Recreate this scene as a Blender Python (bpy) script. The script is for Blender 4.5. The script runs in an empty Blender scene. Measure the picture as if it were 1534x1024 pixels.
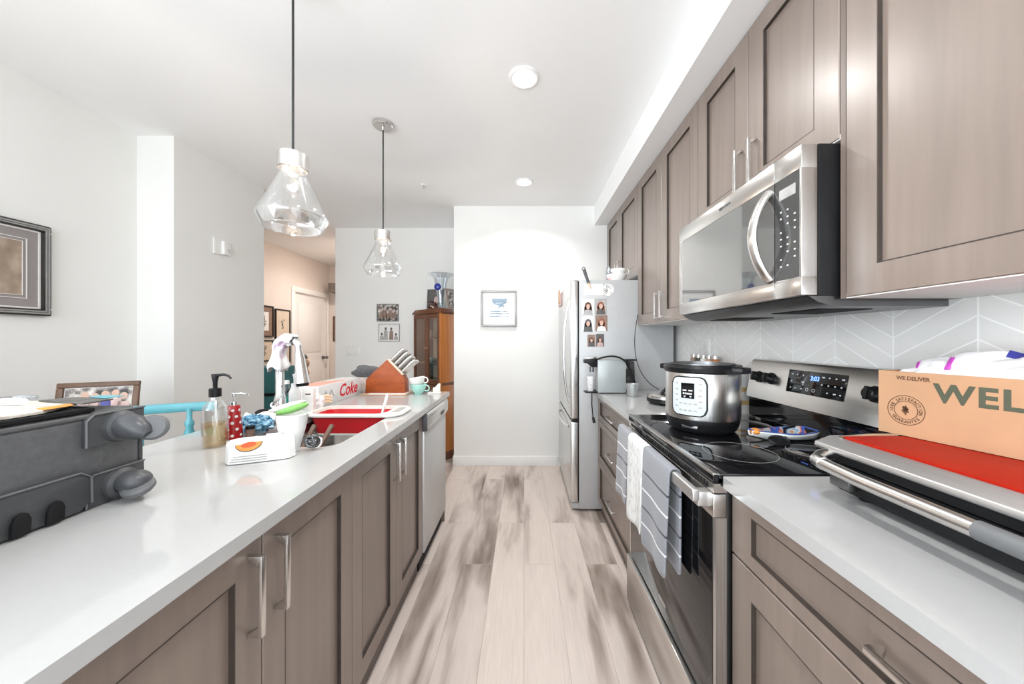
import bpy, bmesh, math, random
from mathutils import Vector, Matrix, Euler
random.seed(7)
S = bpy.context.scene
COL = S.collection
PI = math.pi
R = math.radians

# ---------------------------------------------------------------- camera
cam_data = bpy.data.cameras.new('camera')
cam = bpy.data.objects.new('camera', cam_data)
COL.objects.link(cam)
cam.location = (0, 0, 1.28)
cam.rotation_euler = (R(90), 0, 0)
cam_data.sensor_fit = 'HORIZONTAL'
cam_data.sensor_width = 36
cam_data.lens = 36 * 520 / 1534
cam_data.shift_x = -18 / 1534
cam_data.shift_y = -2 / 1534
cam_data.clip_start = 0.02
S.camera = cam

# ---------------------------------------------------------------- view, world and daylight
S.view_settings.view_transform = 'Standard'
S.view_settings.look = 'None'
S.view_settings.gamma = 1
S.view_settings.use_curve_mapping = False
S.view_settings.exposure = EXPOSURE = 0.09
S.cycles.max_bounces = 10
S.cycles.diffuse_bounces = 7
S.cycles.glossy_bounces = 5
S.cycles.transmission_bounces = 8
S.cycles.transparent_max_bounces = 12
S.cycles.sample_clamp_indirect = 6
S.cycles.caustics_reflective = False
S.cycles.caustics_refractive = False
S.cycles.use_denoising = True

world = bpy.data.worlds.new('world')
S.world = world
world.use_nodes = True
bg = world.node_tree.nodes['Background']
bg.inputs[0].default_value = (0.86, 0.93, 1.0, 1)
bg.inputs[1].default_value = 2.0

def area_light(name, loc, rot, sx, sy, power, color=(1, 1, 1), shape='RECTANGLE', spread=180):
    d = bpy.data.lights.new(name, 'AREA')
    d.shape = shape; d.size = sx; d.size_y = sy; d.energy = power; d.color = color; d.spread = R(spread)
    o = bpy.data.objects.new(name, d); COL.objects.link(o)
    o.location = loc; o.rotation_euler = rot
    return o
def point_light(name, loc, power, color=(1, 1, 1), r=0.05):
    d = bpy.data.lights.new(name, 'POINT')
    d.energy = power; d.color = color; d.shadow_soft_size = r
    o = bpy.data.objects.new(name, d); COL.objects.link(o); o.location = loc
    return o
# daylight through the wide window behind the camera and fill from an added, unseen side window
area_light('window_daylight', (-0.85, -3.12, 1.45), (R(112), 0, 0), 3.3, 2.0, 76, (0.86, 0.94, 1.0))
area_light('side_fill_light', (-2.58, -1.6, 1.5), (R(104), 0, R(-90)), 1.9, 1.8, 138, (0.86, 0.94, 1.0))

# ---------------------------------------------------------------- materials
def new_mat(name):
    m = bpy.data.materials.new(name); m.use_nodes = True
    return m, m.node_tree, m.node_tree.nodes['Principled BSDF']
def mat(name, c, rough=0.5, metal=0.0, var=0.06, scale=18, bump=0.0, stretch=(1, 1, 1), spec=0.5, coat=0.0, emit=None, trans=0.0, alpha=1.0, sheen=0.0, aniso=0.0, coat_rough=0.08):
    m, nt, b = new_mat(name)
    tc = nt.nodes.new('ShaderNodeTexCoord'); mp = nt.nodes.new('ShaderNodeMapping')
    nz = nt.nodes.new('ShaderNodeTexNoise'); rp = nt.nodes.new('ShaderNodeValToRGB')
    mp.inputs['Scale'].default_value = stretch
    nz.inputs['Scale'].default_value = scale; nz.inputs['Detail'].default_value = 4
    nt.links.new(tc.outputs['Object'], mp.inputs[0]); nt.links.new(mp.outputs[0], nz.inputs['Vector'])
    nt.links.new(nz.outputs[0], rp.inputs[0])
    lo = [max(0, x * (1 - var)) for x in c]; hi = [min(1, x * (1 + var)) for x in c]
    rp.color_ramp.elements[0].position = 0.3; rp.color_ramp.elements[1].position = 0.7
    rp.color_ramp.elements[0].color = (*lo, 1); rp.color_ramp.elements[1].color = (*hi, 1)
    nt.links.new(rp.outputs[0], b.inputs['Base Color'])
    b.inputs['Roughness'].default_value = rough; b.inputs['Metallic'].default_value = metal
    b.inputs['Specular IOR Level'].default_value = spec
    b.inputs['Coat Weight'].default_value = coat; b.inputs['Coat Roughness'].default_value = coat_rough
    b.inputs['Transmission Weight'].default_value = trans
    b.inputs['Sheen Weight'].default_value = sheen
    b.inputs['Anisotropic'].default_value = aniso
    if emit:
        b.inputs['Emission Color'].default_value = (*emit[:3], 1); b.inputs['Emission Strength'].default_value = emit[3]
    if bump:
        bp = nt.nodes.new('ShaderNodeBump'); bp.inputs['Strength'].default_value = bump; bp.inputs['Distance'].default_value = 0.004
        nt.links.new(nz.outputs[0], bp.inputs['Height']); nt.links.new(bp.outputs[0], b.inputs['Normal'])
    return m
def ramp_mat(name, stops, scale=6, stretch=(1, 1, 1), rough=0.6, detail=4, spec=0.4, coat=0.0, tex='noise', bump=0.0):
    m, nt, b = new_mat(name)
    tc = nt.nodes.new('ShaderNodeTexCoord'); mp = nt.nodes.new('ShaderNodeMapping')
    nz = nt.nodes.new('ShaderNodeTexNoise' if tex == 'noise' else 'ShaderNodeTexVoronoi'); rp = nt.nodes.new('ShaderNodeValToRGB')
    mp.inputs['Scale'].default_value = stretch; nz.inputs['Scale'].default_value = scale
    if tex == 'noise': nz.inputs['Detail'].default_value = detail
    nt.links.new(tc.outputs['Object'], mp.inputs[0]); nt.links.new(mp.outputs[0], nz.inputs['Vector'])
    nt.links.new(nz.outputs[0], rp.inputs[0])
    e = rp.color_ramp.elements
    e[0].position, e[0].color = stops[0][0], (*stops[0][1], 1)
    e[1].position, e[1].color = stops[-1][0], (*stops[-1][1], 1)
    for p, c in stops[1:-1]:
        n = e.new(p); n.color = (*c, 1)
    nt.links.new(rp.outputs[0], b.inputs['Base Color'])
    b.inputs['Roughness'].default_value = rough; b.inputs['Specular IOR Level'].default_value = spec
    b.inputs['Coat Weight'].default_value = coat
    if bump:
        bp = nt.nodes.new('ShaderNodeBump'); bp.inputs['Strength'].default_value = bump; bp.inputs['Distance'].default_value = 0.003
        nt.links.new(nz.outputs[0], bp.inputs['Height']); nt.links.new(bp.outputs[0], b.inputs['Normal'])
    return m
def clear_mat(name, tint=(1, 1, 1), base=0.06, edge=0.75, rough=0.03):
    """thin clear glass or plastic: mostly see-through, mirror-like towards grazing angles"""
    m, nt, b = new_mat(name)
    out = nt.nodes['Material Output']
    tr = nt.nodes.new('ShaderNodeBsdfTransparent'); tr.inputs[0].default_value = (*tint, 1)
    gl = nt.nodes.new('ShaderNodeBsdfGlossy'); gl.inputs['Roughness'].default_value = rough
    gl.inputs[0].default_value = (0.95, 0.96, 0.97, 1)
    lw = nt.nodes.new('ShaderNodeLayerWeight'); lw.inputs[0].default_value = 0.25
    mr = nt.nodes.new('ShaderNodeMapRange'); mr.inputs['To Min'].default_value = base; mr.inputs['To Max'].default_value = edge
    mx = nt.nodes.new('ShaderNodeMixShader')
    nt.links.new(lw.outputs['Facing'], mr.inputs[0]); nt.links.new(mr.outputs[0], mx.inputs[0])
    nt.links.new(tr.outputs[0], mx.inputs[1]); nt.links.new(gl.outputs[0], mx.inputs[2])
    nt.links.new(mx.outputs[0], out.inputs[0])
    return m
def N(nt, t, **kw):
    n = nt.nodes.new(t)
    for k, v in kw.items(): setattr(n, k, v)
    return n
def math_node(nt, op, a, b=None, c=None):
    n = nt.nodes.new('ShaderNodeMath'); n.operation = op
    for i, v in enumerate((a, b, c)):
        if v is None: continue
        if isinstance(v, (int, float)): n.inputs[i].default_value = v
        else: nt.links.new(v, n.inputs[i])
    return n.outputs[0]

def floor_mat():
    m, nt, b = new_mat('grey_oak_planks')
    tc = N(nt, 'ShaderNodeTexCoord'); sp = N(nt, 'ShaderNodeSeparateXYZ'); cb = N(nt, 'ShaderNodeCombineXYZ')
    nt.links.new(tc.outputs['Object'], sp.inputs[0])
    nt.links.new(sp.outputs[1], cb.inputs[0]); nt.links.new(sp.outputs[0], cb.inputs[1])
    br = N(nt, 'ShaderNodeTexBrick'); br.offset = 0.37; br.offset_frequency = 2
    br.inputs['Color1'].default_value = (0, 0, 0, 1); br.inputs['Color2'].default_value = (1, 1, 1, 1); br.inputs['Mortar'].default_value = (0.5, 0.5, 0.5, 1)
    br.inputs['Scale'].default_value = 1; br.inputs['Brick Width'].default_value = 1.22; br.inputs['Row Height'].default_value = 0.178
    br.inputs['Mortar Size'].default_value = 0.0012; br.inputs['Mortar Smooth'].default_value = 0.3; br.inputs['Bias'].default_value = 0
    nt.links.new(cb.outputs[0], br.inputs['Vector'])
    mp = N(nt, 'ShaderNodeMapping'); mp.inputs['Scale'].default_value = (4.6, 0.85, 1)
    nt.links.new(tc.outputs['Object'], mp.inputs[0])
    nz = N(nt, 'ShaderNodeTexNoise', noise_dimensions='4D'); nz.inputs['Scale'].default_value = 1.7; nz.inputs['Detail'].default_value = 3; nz.inputs['Distortion'].default_value = 0.35
    nt.links.new(mp.outputs[0], nz.inputs['Vector'])
    w = math_node(nt, 'MULTIPLY', br.outputs['Color'], 37.0); nt.links.new(w, nz.inputs['W'])
    off = math_node(nt, 'MULTIPLY_ADD', br.outputs['Color'], 0.16, -0.09)
    f = math_node(nt, 'ADD', nz.outputs[0], off)
    rp = N(nt, 'ShaderNodeValToRGB'); e = rp.color_ramp.elements
    e[0].position = 0.34; e[0].color = (0.66, 0.575, 0.52, 1); e[1].position = 0.72; e[1].color = (0.20, 0.15, 0.125, 1)
    for p, c in ((0.49, (0.62, 0.535, 0.485)), (0.575, (0.45, 0.375, 0.335)), (0.65, (0.31, 0.25, 0.215))):
        x = e.new(p); x.color = (*c, 1)
    nt.links.new(f, rp.inputs[0])
    mp2 = N(nt, 'ShaderNodeMapping'); mp2.inputs['Scale'].default_value = (60, 3, 1); nt.links.new(tc.outputs['Object'], mp2.inputs[0])
    n2 = N(nt, 'ShaderNodeTexNoise'); n2.inputs['Scale'].default_value = 2; n2.inputs['Detail'].default_value = 3; nt.links.new(mp2.outputs[0], n2.inputs['Vector'])
    fine = math_node(nt, 'MULTIPLY_ADD', n2.outputs[0], 0.28, 0.86)
    mix = N(nt, 'ShaderNodeMix', data_type='RGBA', blend_type='MULTIPLY'); mix.inputs[0].default_value = 1
    nt.links.new(rp.outputs[0], mix.inputs[6]); nt.links.new(fine, mix.inputs[7])
    mix2 = N(nt, 'ShaderNodeMix', data_type='RGBA'); mix2.inputs[7].default_value = (0.30, 0.25, 0.22, 1)
    sc = math_node(nt, 'MULTIPLY', br.outputs['Fac'], 0.6)
    nt.links.new(sc, mix2.inputs[0]); nt.links.new(mix.outputs[2], mix2.inputs[6])
    nt.links.new(mix2.outputs[2], b.inputs['Base Color'])
    b.inputs['Roughness'].default_value = 0.42; b.inputs['Specular IOR Level'].default_value = 0.35
    return m
def tile_mat():
    m, nt, b = new_mat('chevron_tile')
    tc = N(nt, 'ShaderNodeTexCoord'); sp = N(nt, 'ShaderNodeSeparateXYZ'); nt.links.new(tc.outputs['Object'], sp.inputs[0])
    W, H, G = 0.2035, 0.0615, 0.0024
    u = math_node(nt, 'DIVIDE', math_node(nt, 'SUBTRACT', sp.outputs[1], 0.885), W)
    pp = math_node(nt, 'PINGPONG', u, 1.0)                     # 0 at the peaks, 1 at the valleys
    zz = math_node(nt, 'ADD', math_node(nt, 'SUBTRACT', sp.outputs[2], 1.345), math_node(nt, 'MULTIPLY', pp, 0.118))
    d1 = math_node(nt, 'PINGPONG', zz, H / 2)
    d1 = math_node(nt, 'SUBTRACT', H / 2, math_node(nt, 'PINGPONG', math_node(nt, 'ADD', zz, H / 2), H / 2))
    d2 = math_node(nt, 'MULTIPLY', math_node(nt, 'PINGPONG', u, 0.5), W)
    l1 = math_node(nt, 'LESS_THAN', d1, G); l2 = math_node(nt, 'LESS_THAN', d2, G)
    g = math_node(nt, 'MAXIMUM', l1, l2)
    cell = math_node(nt, 'ADD', math_node(nt, 'FLOOR', math_node(nt, 'DIVIDE', zz, H)), math_node(nt, 'MULTIPLY', math_node(nt, 'FLOOR', u), 7.3))
    wn = N(nt, 'ShaderNodeTexWhiteNoise', noise_dimensions='1D'); nt.links.new(cell, wn.inputs['W'])
    rp = N(nt, 'ShaderNodeValToRGB'); e = rp.color_ramp.elements
    e[0].color = (0.74, 0.73, 0.715, 1); e[1].color = (0.82, 0.81, 0.795, 1)
    nt.links.new(wn.outputs[0], rp.inputs[0])
    mix = N(nt, 'ShaderNodeMix', data_type='RGBA'); mix.inputs[7].default_value = (0.93, 0.925, 0.91, 1)
    nt.links.new(g, mix.inputs[0]); nt.links.new(rp.outputs[0], mix.inputs[6])
    nt.links.new(mix.outputs[2], b.inputs['Base Color'])
    ro = math_node(nt, 'MULTIPLY_ADD', g, 0.5, 0.22); nt.links.new(ro, b.inputs['Roughness'])
    bp = N(nt, 'ShaderNodeBump'); bp.inputs['Strength'].default_value = 0.4; bp.inputs['Distance'].default_value = 0.002; bp.invert = True
    nt.links.new(g, bp.inputs['Height']); nt.links.new(bp.outputs[0], b.inputs['Normal'])
    return m
def stripe_mat(name, base, bands, axis=2, rough=0.9):
    """cloth with bands: [(from, to, colour), ...] along a local axis"""
    m, nt, b = new_mat(name)
    tc = N(nt, 'ShaderNodeTexCoord'); sp = N(nt, 'ShaderNodeSeparateXYZ'); nt.links.new(tc.outputs['Object'], sp.inputs[0])
    nz = N(nt, 'ShaderNodeTexNoise'); nz.inputs['Scale'].default_value = 160; nt.links.new(tc.outputs['Object'], nz.inputs['Vector'])
    cur = N(nt, 'ShaderNodeMix', data_type='RGBA'); cur.inputs[6].default_value = (*[x * 0.85 for x in base], 1); cur.inputs[7].default_value = (*[min(1, x * 1.12) for x in base], 1)
    nt.links.new(nz.outputs[0], cur.inputs[0]); col = cur.outputs[2]
    for lo, hi, c in bands:
        k = math_node(nt, 'MULTIPLY', math_node(nt, 'GREATER_THAN', sp.outputs[axis], lo), math_node(nt, 'LESS_THAN', sp.outputs[axis], hi))
        mx = N(nt, 'ShaderNodeMix', data_type='RGBA'); mx.inputs[7].default_value = (*c, 1)
        nt.links.new(k, mx.inputs[0]); nt.links.new(col, mx.inputs[6]); col = mx.outputs[2]
    nt.links.new(col, b.inputs['Base Color']); b.inputs['Roughness'].default_value = rough
    b.inputs['Sheen Weight'].default_value = 0.2
    bp = N(nt, 'ShaderNodeBump'); bp.inputs['Strength'].default_value = 0.3; bp.inputs['Distance'].default_value = 0.001
    nt.links.new(nz.outputs[0], bp.inputs['Height']); nt.links.new(bp.outputs[0], b.inputs['Normal'])
    return m

M = {}
M['wall'] = mat('wall_paint', (0.84, 0.838, 0.82), 0.75, var=0.012, scale=3)
M['ceiling'] = mat('ceiling_paint', (0.89, 0.895, 0.895), 0.85, var=0.01, scale=3)
M['hall'] = mat('hall_paint', (0.74, 0.68, 0.635), 0.75, var=0.012, scale=3)
M['trim'] = mat('white_trim_paint', (0.86, 0.86, 0.85), 0.4, var=0.01)
M['floor'] = floor_mat()
M['tile'] = tile_mat()
M['cab'] = mat('stained_maple', (0.208, 0.160, 0.133), 0.40, var=0.11, scale=2.2, stretch=(14, 14, 0.9), spec=0.9, coat=0.5, coat_rough=0.27)
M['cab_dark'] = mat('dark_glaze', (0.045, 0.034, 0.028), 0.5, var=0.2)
M['cab_side'] = mat('cabinet_edge', (0.17, 0.132, 0.112), 0.4, var=0.15, scale=2.2, stretch=(14, 14, 0.9))
M['melamine'] = mat('white_melamine', (0.80, 0.79, 0.77), 0.5, var=0.02)
M['kick'] = mat('toe_kick_board', (0.16, 0.13, 0.115), 0.6, var=0.1)
M['quartz'] = mat('pale_quartz', (0.45, 0.45, 0.447), 0.09, var=0.012, scale=90, spec=0.6)
M['nickel'] = mat('brushed_nickel', (0.72, 0.70, 0.68), 0.24, 1.0, var=0.04, scale=40)
M['chrome'] = mat('chrome', (0.82, 0.83, 0.84), 0.08, 1.0, var=0.02)
M['steel'] = mat('brushed_steel', (0.66, 0.645, 0.625), 0.27, 1.0, var=0.05, scale=6, stretch=(40, 1, 40))
M['steel_v'] = mat('brushed_steel_upright', (0.60, 0.59, 0.575), 0.30, 1.0, var=0.16, scale=5, stretch=(40, 40, 1))
M['steel_dark'] = mat('dark_steel', (0.20, 0.20, 0.205), 0.35, 1.0, var=0.06)
M['fridge_side'] = mat('grey_enamel', (0.47, 0.475, 0.48), 0.38, 0.15, var=0.02)
M['fridge_door'] = mat('fridge_steel', (0.66, 0.66, 0.655), 0.26, 1.0, var=0.04, scale=5, stretch=(40, 40, 1))
M['black_glass'] = mat('black_glass', (0.006, 0.006, 0.007), 0.045, var=0.1, spec=0.6)
M['dw_steel'] = mat('pale_brushed_steel', (0.60, 0.60, 0.60), 0.32, 0.35, var=0.03, scale=5, stretch=(40, 40, 1))
M['satin'] = mat('satin_aluminium', (0.62, 0.61, 0.60), 0.42, 0.9, var=0.04, scale=8, stretch=(30, 1, 30))
M['smoke_glass'] = mat('smoked_glass', (0.035, 0.034, 0.033), 0.05, var=0.1, spec=0.75)
M['mirror_glass'] = mat('mirrored_oven_glass', (0.36, 0.36, 0.355), 0.035, 0.9, var=0.02)
M['panel_glass'] = mat('tinted_panel_glass', (0.15, 0.15, 0.15), 0.05, 0.7, var=0.02)
M['machine_silver'] = mat('pale_silver_plastic', (0.40, 0.43, 0.43), 0.3, 0.2, var=0.02)
M['black'] = mat('black_plastic', (0.009, 0.009, 0.010), 0.35, var=0.15, spec=0.28)
M['black_matt'] = mat('matt_black', (0.011, 0.011, 0.012), 0.6, var=0.15, spec=0.2)
M['grey_plastic'] = mat('grey_plastic', (0.07, 0.073, 0.08), 0.35, var=0.08)
M['white'] = mat('white_plastic', (0.84, 0.84, 0.83), 0.35, var=0.02)
M['white_gloss'] = mat('white_glaze', (0.85, 0.85, 0.83), 0.12, var=0.02)
M['paper'] = mat('paper', (0.82, 0.81, 0.78), 0.8, var=0.03)
M['key_panel'] = mat('pale_key_panel', (0.56, 0.60, 0.62), 0.45, var=0.03)
M['print'] = mat('light_print', (0.75, 0.78, 0.80), 0.5, var=0.03)
M['glass'] = clear_mat('clear_glass', (0.975, 0.975, 0.97), 0.10, 0.85)
M['vase_glass'] = clear_mat('vase_glass', (0.90, 0.93, 0.95), 0.12, 0.85)
M['plastic_clear'] = clear_mat('clear_plastic', (0.975, 0.98, 0.98), 0.05, 0.55, 0.08)
M['pane'] = clear_mat('cabinet_pane', (0.98, 0.98, 0.97), 0.05, 0.5, 0.02)
M['cable'] = mat('black_cord', (0.02, 0.02, 0.02), 0.5)
M['red'] = mat('red_silicone', (0.60, 0.012, 0.018), 0.4, var=0.06)
M['cream'] = mat('cream_plastic', (0.78, 0.76, 0.71), 0.35, var=0.02)
M['cardboard'] = mat('cardboard', (0.47, 0.270, 0.150), 0.75, var=0.06, scale=8)
M['cardboard_in'] = mat('cardboard_inside', (0.55, 0.36, 0.22), 0.8, var=0.06)
M['ink_green'] = mat('green_grey_ink', (0.075, 0.083, 0.052), 0.7, var=0.08)
M['ink_brown'] = mat('brown_ink', (0.13, 0.06, 0.03), 0.7, var=0.1)
M['bag'] = mat('white_poly_bag', (0.86, 0.86, 0.87), 0.35, var=0.02, scale=25, bump=0.5)
M['purple'] = mat('magenta_print', (0.55, 0.08, 0.50), 0.4)
M['navy'] = mat('navy_print', (0.04, 0.045, 0.30), 0.4)
M['suit'] = mat('charcoal_fabric', (0.098, 0.10, 0.104), 0.48, var=0.12, scale=90, bump=0.15)
M['suit_trim'] = mat('charcoal_trim', (0.06, 0.062, 0.066), 0.38, var=0.08)
M['rubber'] = mat('grey_rubber', (0.13, 0.133, 0.138), 0.5, var=0.1)
M['oak_dark'] = mat('mahogany', (0.13, 0.045, 0.020), 0.3, var=0.25, scale=2, stretch=(14, 14, 1), coat=0.3)
M['oak_light'] = mat('honey_wood', (0.42, 0.145, 0.03), 0.3, var=0.2, scale=2, stretch=(14, 14, 1), coat=0.3)
M['block'] = mat('knife_block_wood', (0.33, 0.072, 0.017), 0.42, var=0.22, scale=2.5, stretch=(3, 10, 10), spec=0.3)
M['birch'] = mat('pale_birch', (0.70, 0.60, 0.48), 0.5, var=0.08, scale=5)
M['mint'] = mat('mint_glaze', (0.40, 0.72, 0.64), 0.15, var=0.03)
M['turq'] = mat('turquoise_paint', (0.11, 0.37, 0.43), 0.35, var=0.05)
M['teal'] = mat('teal_paint', (0.03, 0.17, 0.19), 0.5, var=0.12)
M['frame_brown'] = mat('brown_frame', (0.13, 0.065, 0.035), 0.4, var=0.2, scale=12)
M['frame_black'] = mat('black_frame', (0.02, 0.018, 0.016), 0.35, var=0.2)
M['frame_silver'] = mat('pewter_frame', (0.33, 0.33, 0.325), 0.4, 0.4, var=0.08)
M['skin'] = mat('photo_skin', (0.62, 0.40, 0.31), 0.5, var=0.1, scale=60)
M['hair'] = mat('photo_brown_hair', (0.10, 0.045, 0.03), 0.5, var=0.3, scale=60)
M['hair_grey'] = mat('photo_grey_hair', (0.10, 0.095, 0.10), 0.5, var=0.3, scale=60)
M['hair_red'] = mat('photo_red_hair', (0.28, 0.09, 0.05), 0.5, var=0.3, scale=60)
M['photo_white'] = mat('photo_pale', (0.80, 0.78, 0.77), 0.4, var=0.03)
M['photo_brown'] = mat('photo_warm', (0.26, 0.17, 0.13), 0.4, var=0.25, scale=30)
M['photo_pink'] = mat('photo_pink', (0.55, 0.38, 0.35), 0.4, var=0.2, scale=30)
M['photo_dark'] = mat('photo_charcoal', (0.10, 0.095, 0.09), 0.4, var=0.2, scale=30)
M['photo_grey'] = mat('photo_grey', (0.40, 0.39, 0.38), 0.4, var=0.15, scale=30)
M['mat_taupe'] = mat('taupe_mat_board', (0.30, 0.27, 0.265), 0.7, var=0.03)
M['green'] = mat('green_sponge', (0.22, 0.48, 0.13), 0.8, var=0.15, scale=60, bump=0.3)
M['blue_yarn'] = ramp_mat('blue_yarn', [(0.35, (0.05, 0.16, 0.28)), (0.5, (0.16, 0.38, 0.55)), (0.65, (0.50, 0.68, 0.78))], 60, rough=0.9, bump=0.6)
M['amber'] = clear_mat('amber_soap', (0.93, 0.80, 0.58), 0.06, 0.3, 0.15)
M['red_glaze'] = mat('red_glaze', (0.36, 0.012, 0.014), 0.18, var=0.05)
M['orange'] = mat('melon_orange', (0.80, 0.30, 0.05), 0.5, var=0.1, scale=60)
M['melon_light'] = mat('melon_rind', (0.72, 0.50, 0.22), 0.5, var=0.1, scale=60)
M['melon_seed'] = mat('melon_heart', (0.70, 0.10, 0.02), 0.5, var=0.15, scale=80)
M['griddle_red'] = mat('red_enamel', (0.38, 0.014, 0.005), 0.5, var=0.05, spec=0.10)
M['frosted'] = clear_mat('frosted_plastic', (0.86, 0.87, 0.87), 0.30, 0.6, 0.5)
M['art_sea'] = ramp_mat('sea_watercolour', [(0.40, (0.45, 0.53, 0.60)), (0.5, (0.20, 0.30, 0.40)), (0.6, (0.36, 0.45, 0.53)), (0.7, (0.14, 0.22, 0.31))], 9, (1, 1, 3), rough=0.5)
M['art_sepia'] = ramp_mat('sepia_print', [(0.3, (0.10, 0.07, 0.05)), (0.5, (0.33, 0.25, 0.19)), (0.7, (0.62, 0.50, 0.40))], 7, (1, 1, 0.6), rough=0.4)
M['art_grey'] = ramp_mat('grey_group_photo', [(0.38, (0.03, 0.027, 0.024)), (0.5, (0.25, 0.22, 0.20)), (0.62, (0.68, 0.63, 0.58))], 26, rough=0.4)
M['art_ink'] = ramp_mat('ink_print', [(0.0, (0.74, 0.68, 0.62)), (0.60, (0.74, 0.68, 0.62)), (0.64, (0.12, 0.09, 0.08)), (1, (0.10, 0.08, 0.07))], 22, rough=0.5)
M['news'] = ramp_mat('newsprint', [(0.3, (0.70, 0.65, 0.56)), (0.52, (0.76, 0.71, 0.62)), (0.66, (0.50, 0.46, 0.42))], 14, (1, 3, 1), rough=0.8)
M['grey_cloth'] = mat('grey_cloth', (0.10, 0.10, 0.105), 0.9, var=0.2, scale=50, bump=0.3)
M['floral'] = ramp_mat('floral_glaze', [(0.30, (0.02, 0.05, 0.25)), (0.42, (0.25, 0.45, 0.70)), (0.50, (0.75, 0.76, 0.74)), (0.58, (0.80, 0.20, 0.03)), (0.66, (0.05, 0.12, 0.45))], 32, rough=0.12, detail=1)
M['coke_red'] = mat('red_lettering', (0.62, 0.01, 0.03), 0.4)
M['coke_silver'] = mat('silver_carton', (0.68, 0.68, 0.68), 0.4, var=0.03, scale=20)
M['coke_pink'] = mat('peach_print', (0.72, 0.38, 0.30), 0.5, var=0.05)
M['peach'] = mat('peach_plastic', (0.80, 0.60, 0.42), 0.5, var=0.1)
M['blue_led'] = mat('blue_digits', (0.05, 0.12, 0.6), 0.4, emit=(0.15, 0.3, 1.0, 3.0))
M['lamp_lens'] = mat('lit_lens', (1, 0.98, 0.94), 0.4, emit=(1, 0.95, 0.88, 9.0))
M['bulb'] = clear_mat('bulb_glass', (0.97, 0.95, 0.92), 0.06, 0.6)
M['towel_cloth'] = ramp_mat('pink_green_towel', [(0.35, (0.74, 0.74, 0.73)), (0.52, (0.80, 0.80, 0.79)), (0.60, (0.62, 0.45, 0.60)), (0.70, (0.55, 0.75, 0.62))], 10, rough=0.9, bump=0.3)
M['white_knit'] = ramp_mat('white_waffle_cloth', [(0.3, (0.50, 0.50, 0.50)), (0.45, (0.74, 0.74, 0.73)), (0.7, (0.80, 0.80, 0.79))], 70, (1, 1, 0.5), rough=0.95, bump=0.8)
M['tan'] = mat('tan_board', (0.55, 0.36, 0.24), 0.5, var=0.1)
M['brown_handle'] = mat('brown_handle', (0.17, 0.10, 0.07), 0.4, var=0.2)
M['blue_orb'] = mat('cobalt_glass', (0.02, 0.03, 0.28), 0.08)
M['petal'] = mat('dark_red_petals', (0.07, 0.012, 0.012), 0.6, var=0.4, scale=60)
M['label_green'] = mat('green_label', (0.02, 0.26, 0.20), 0.4)

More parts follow.
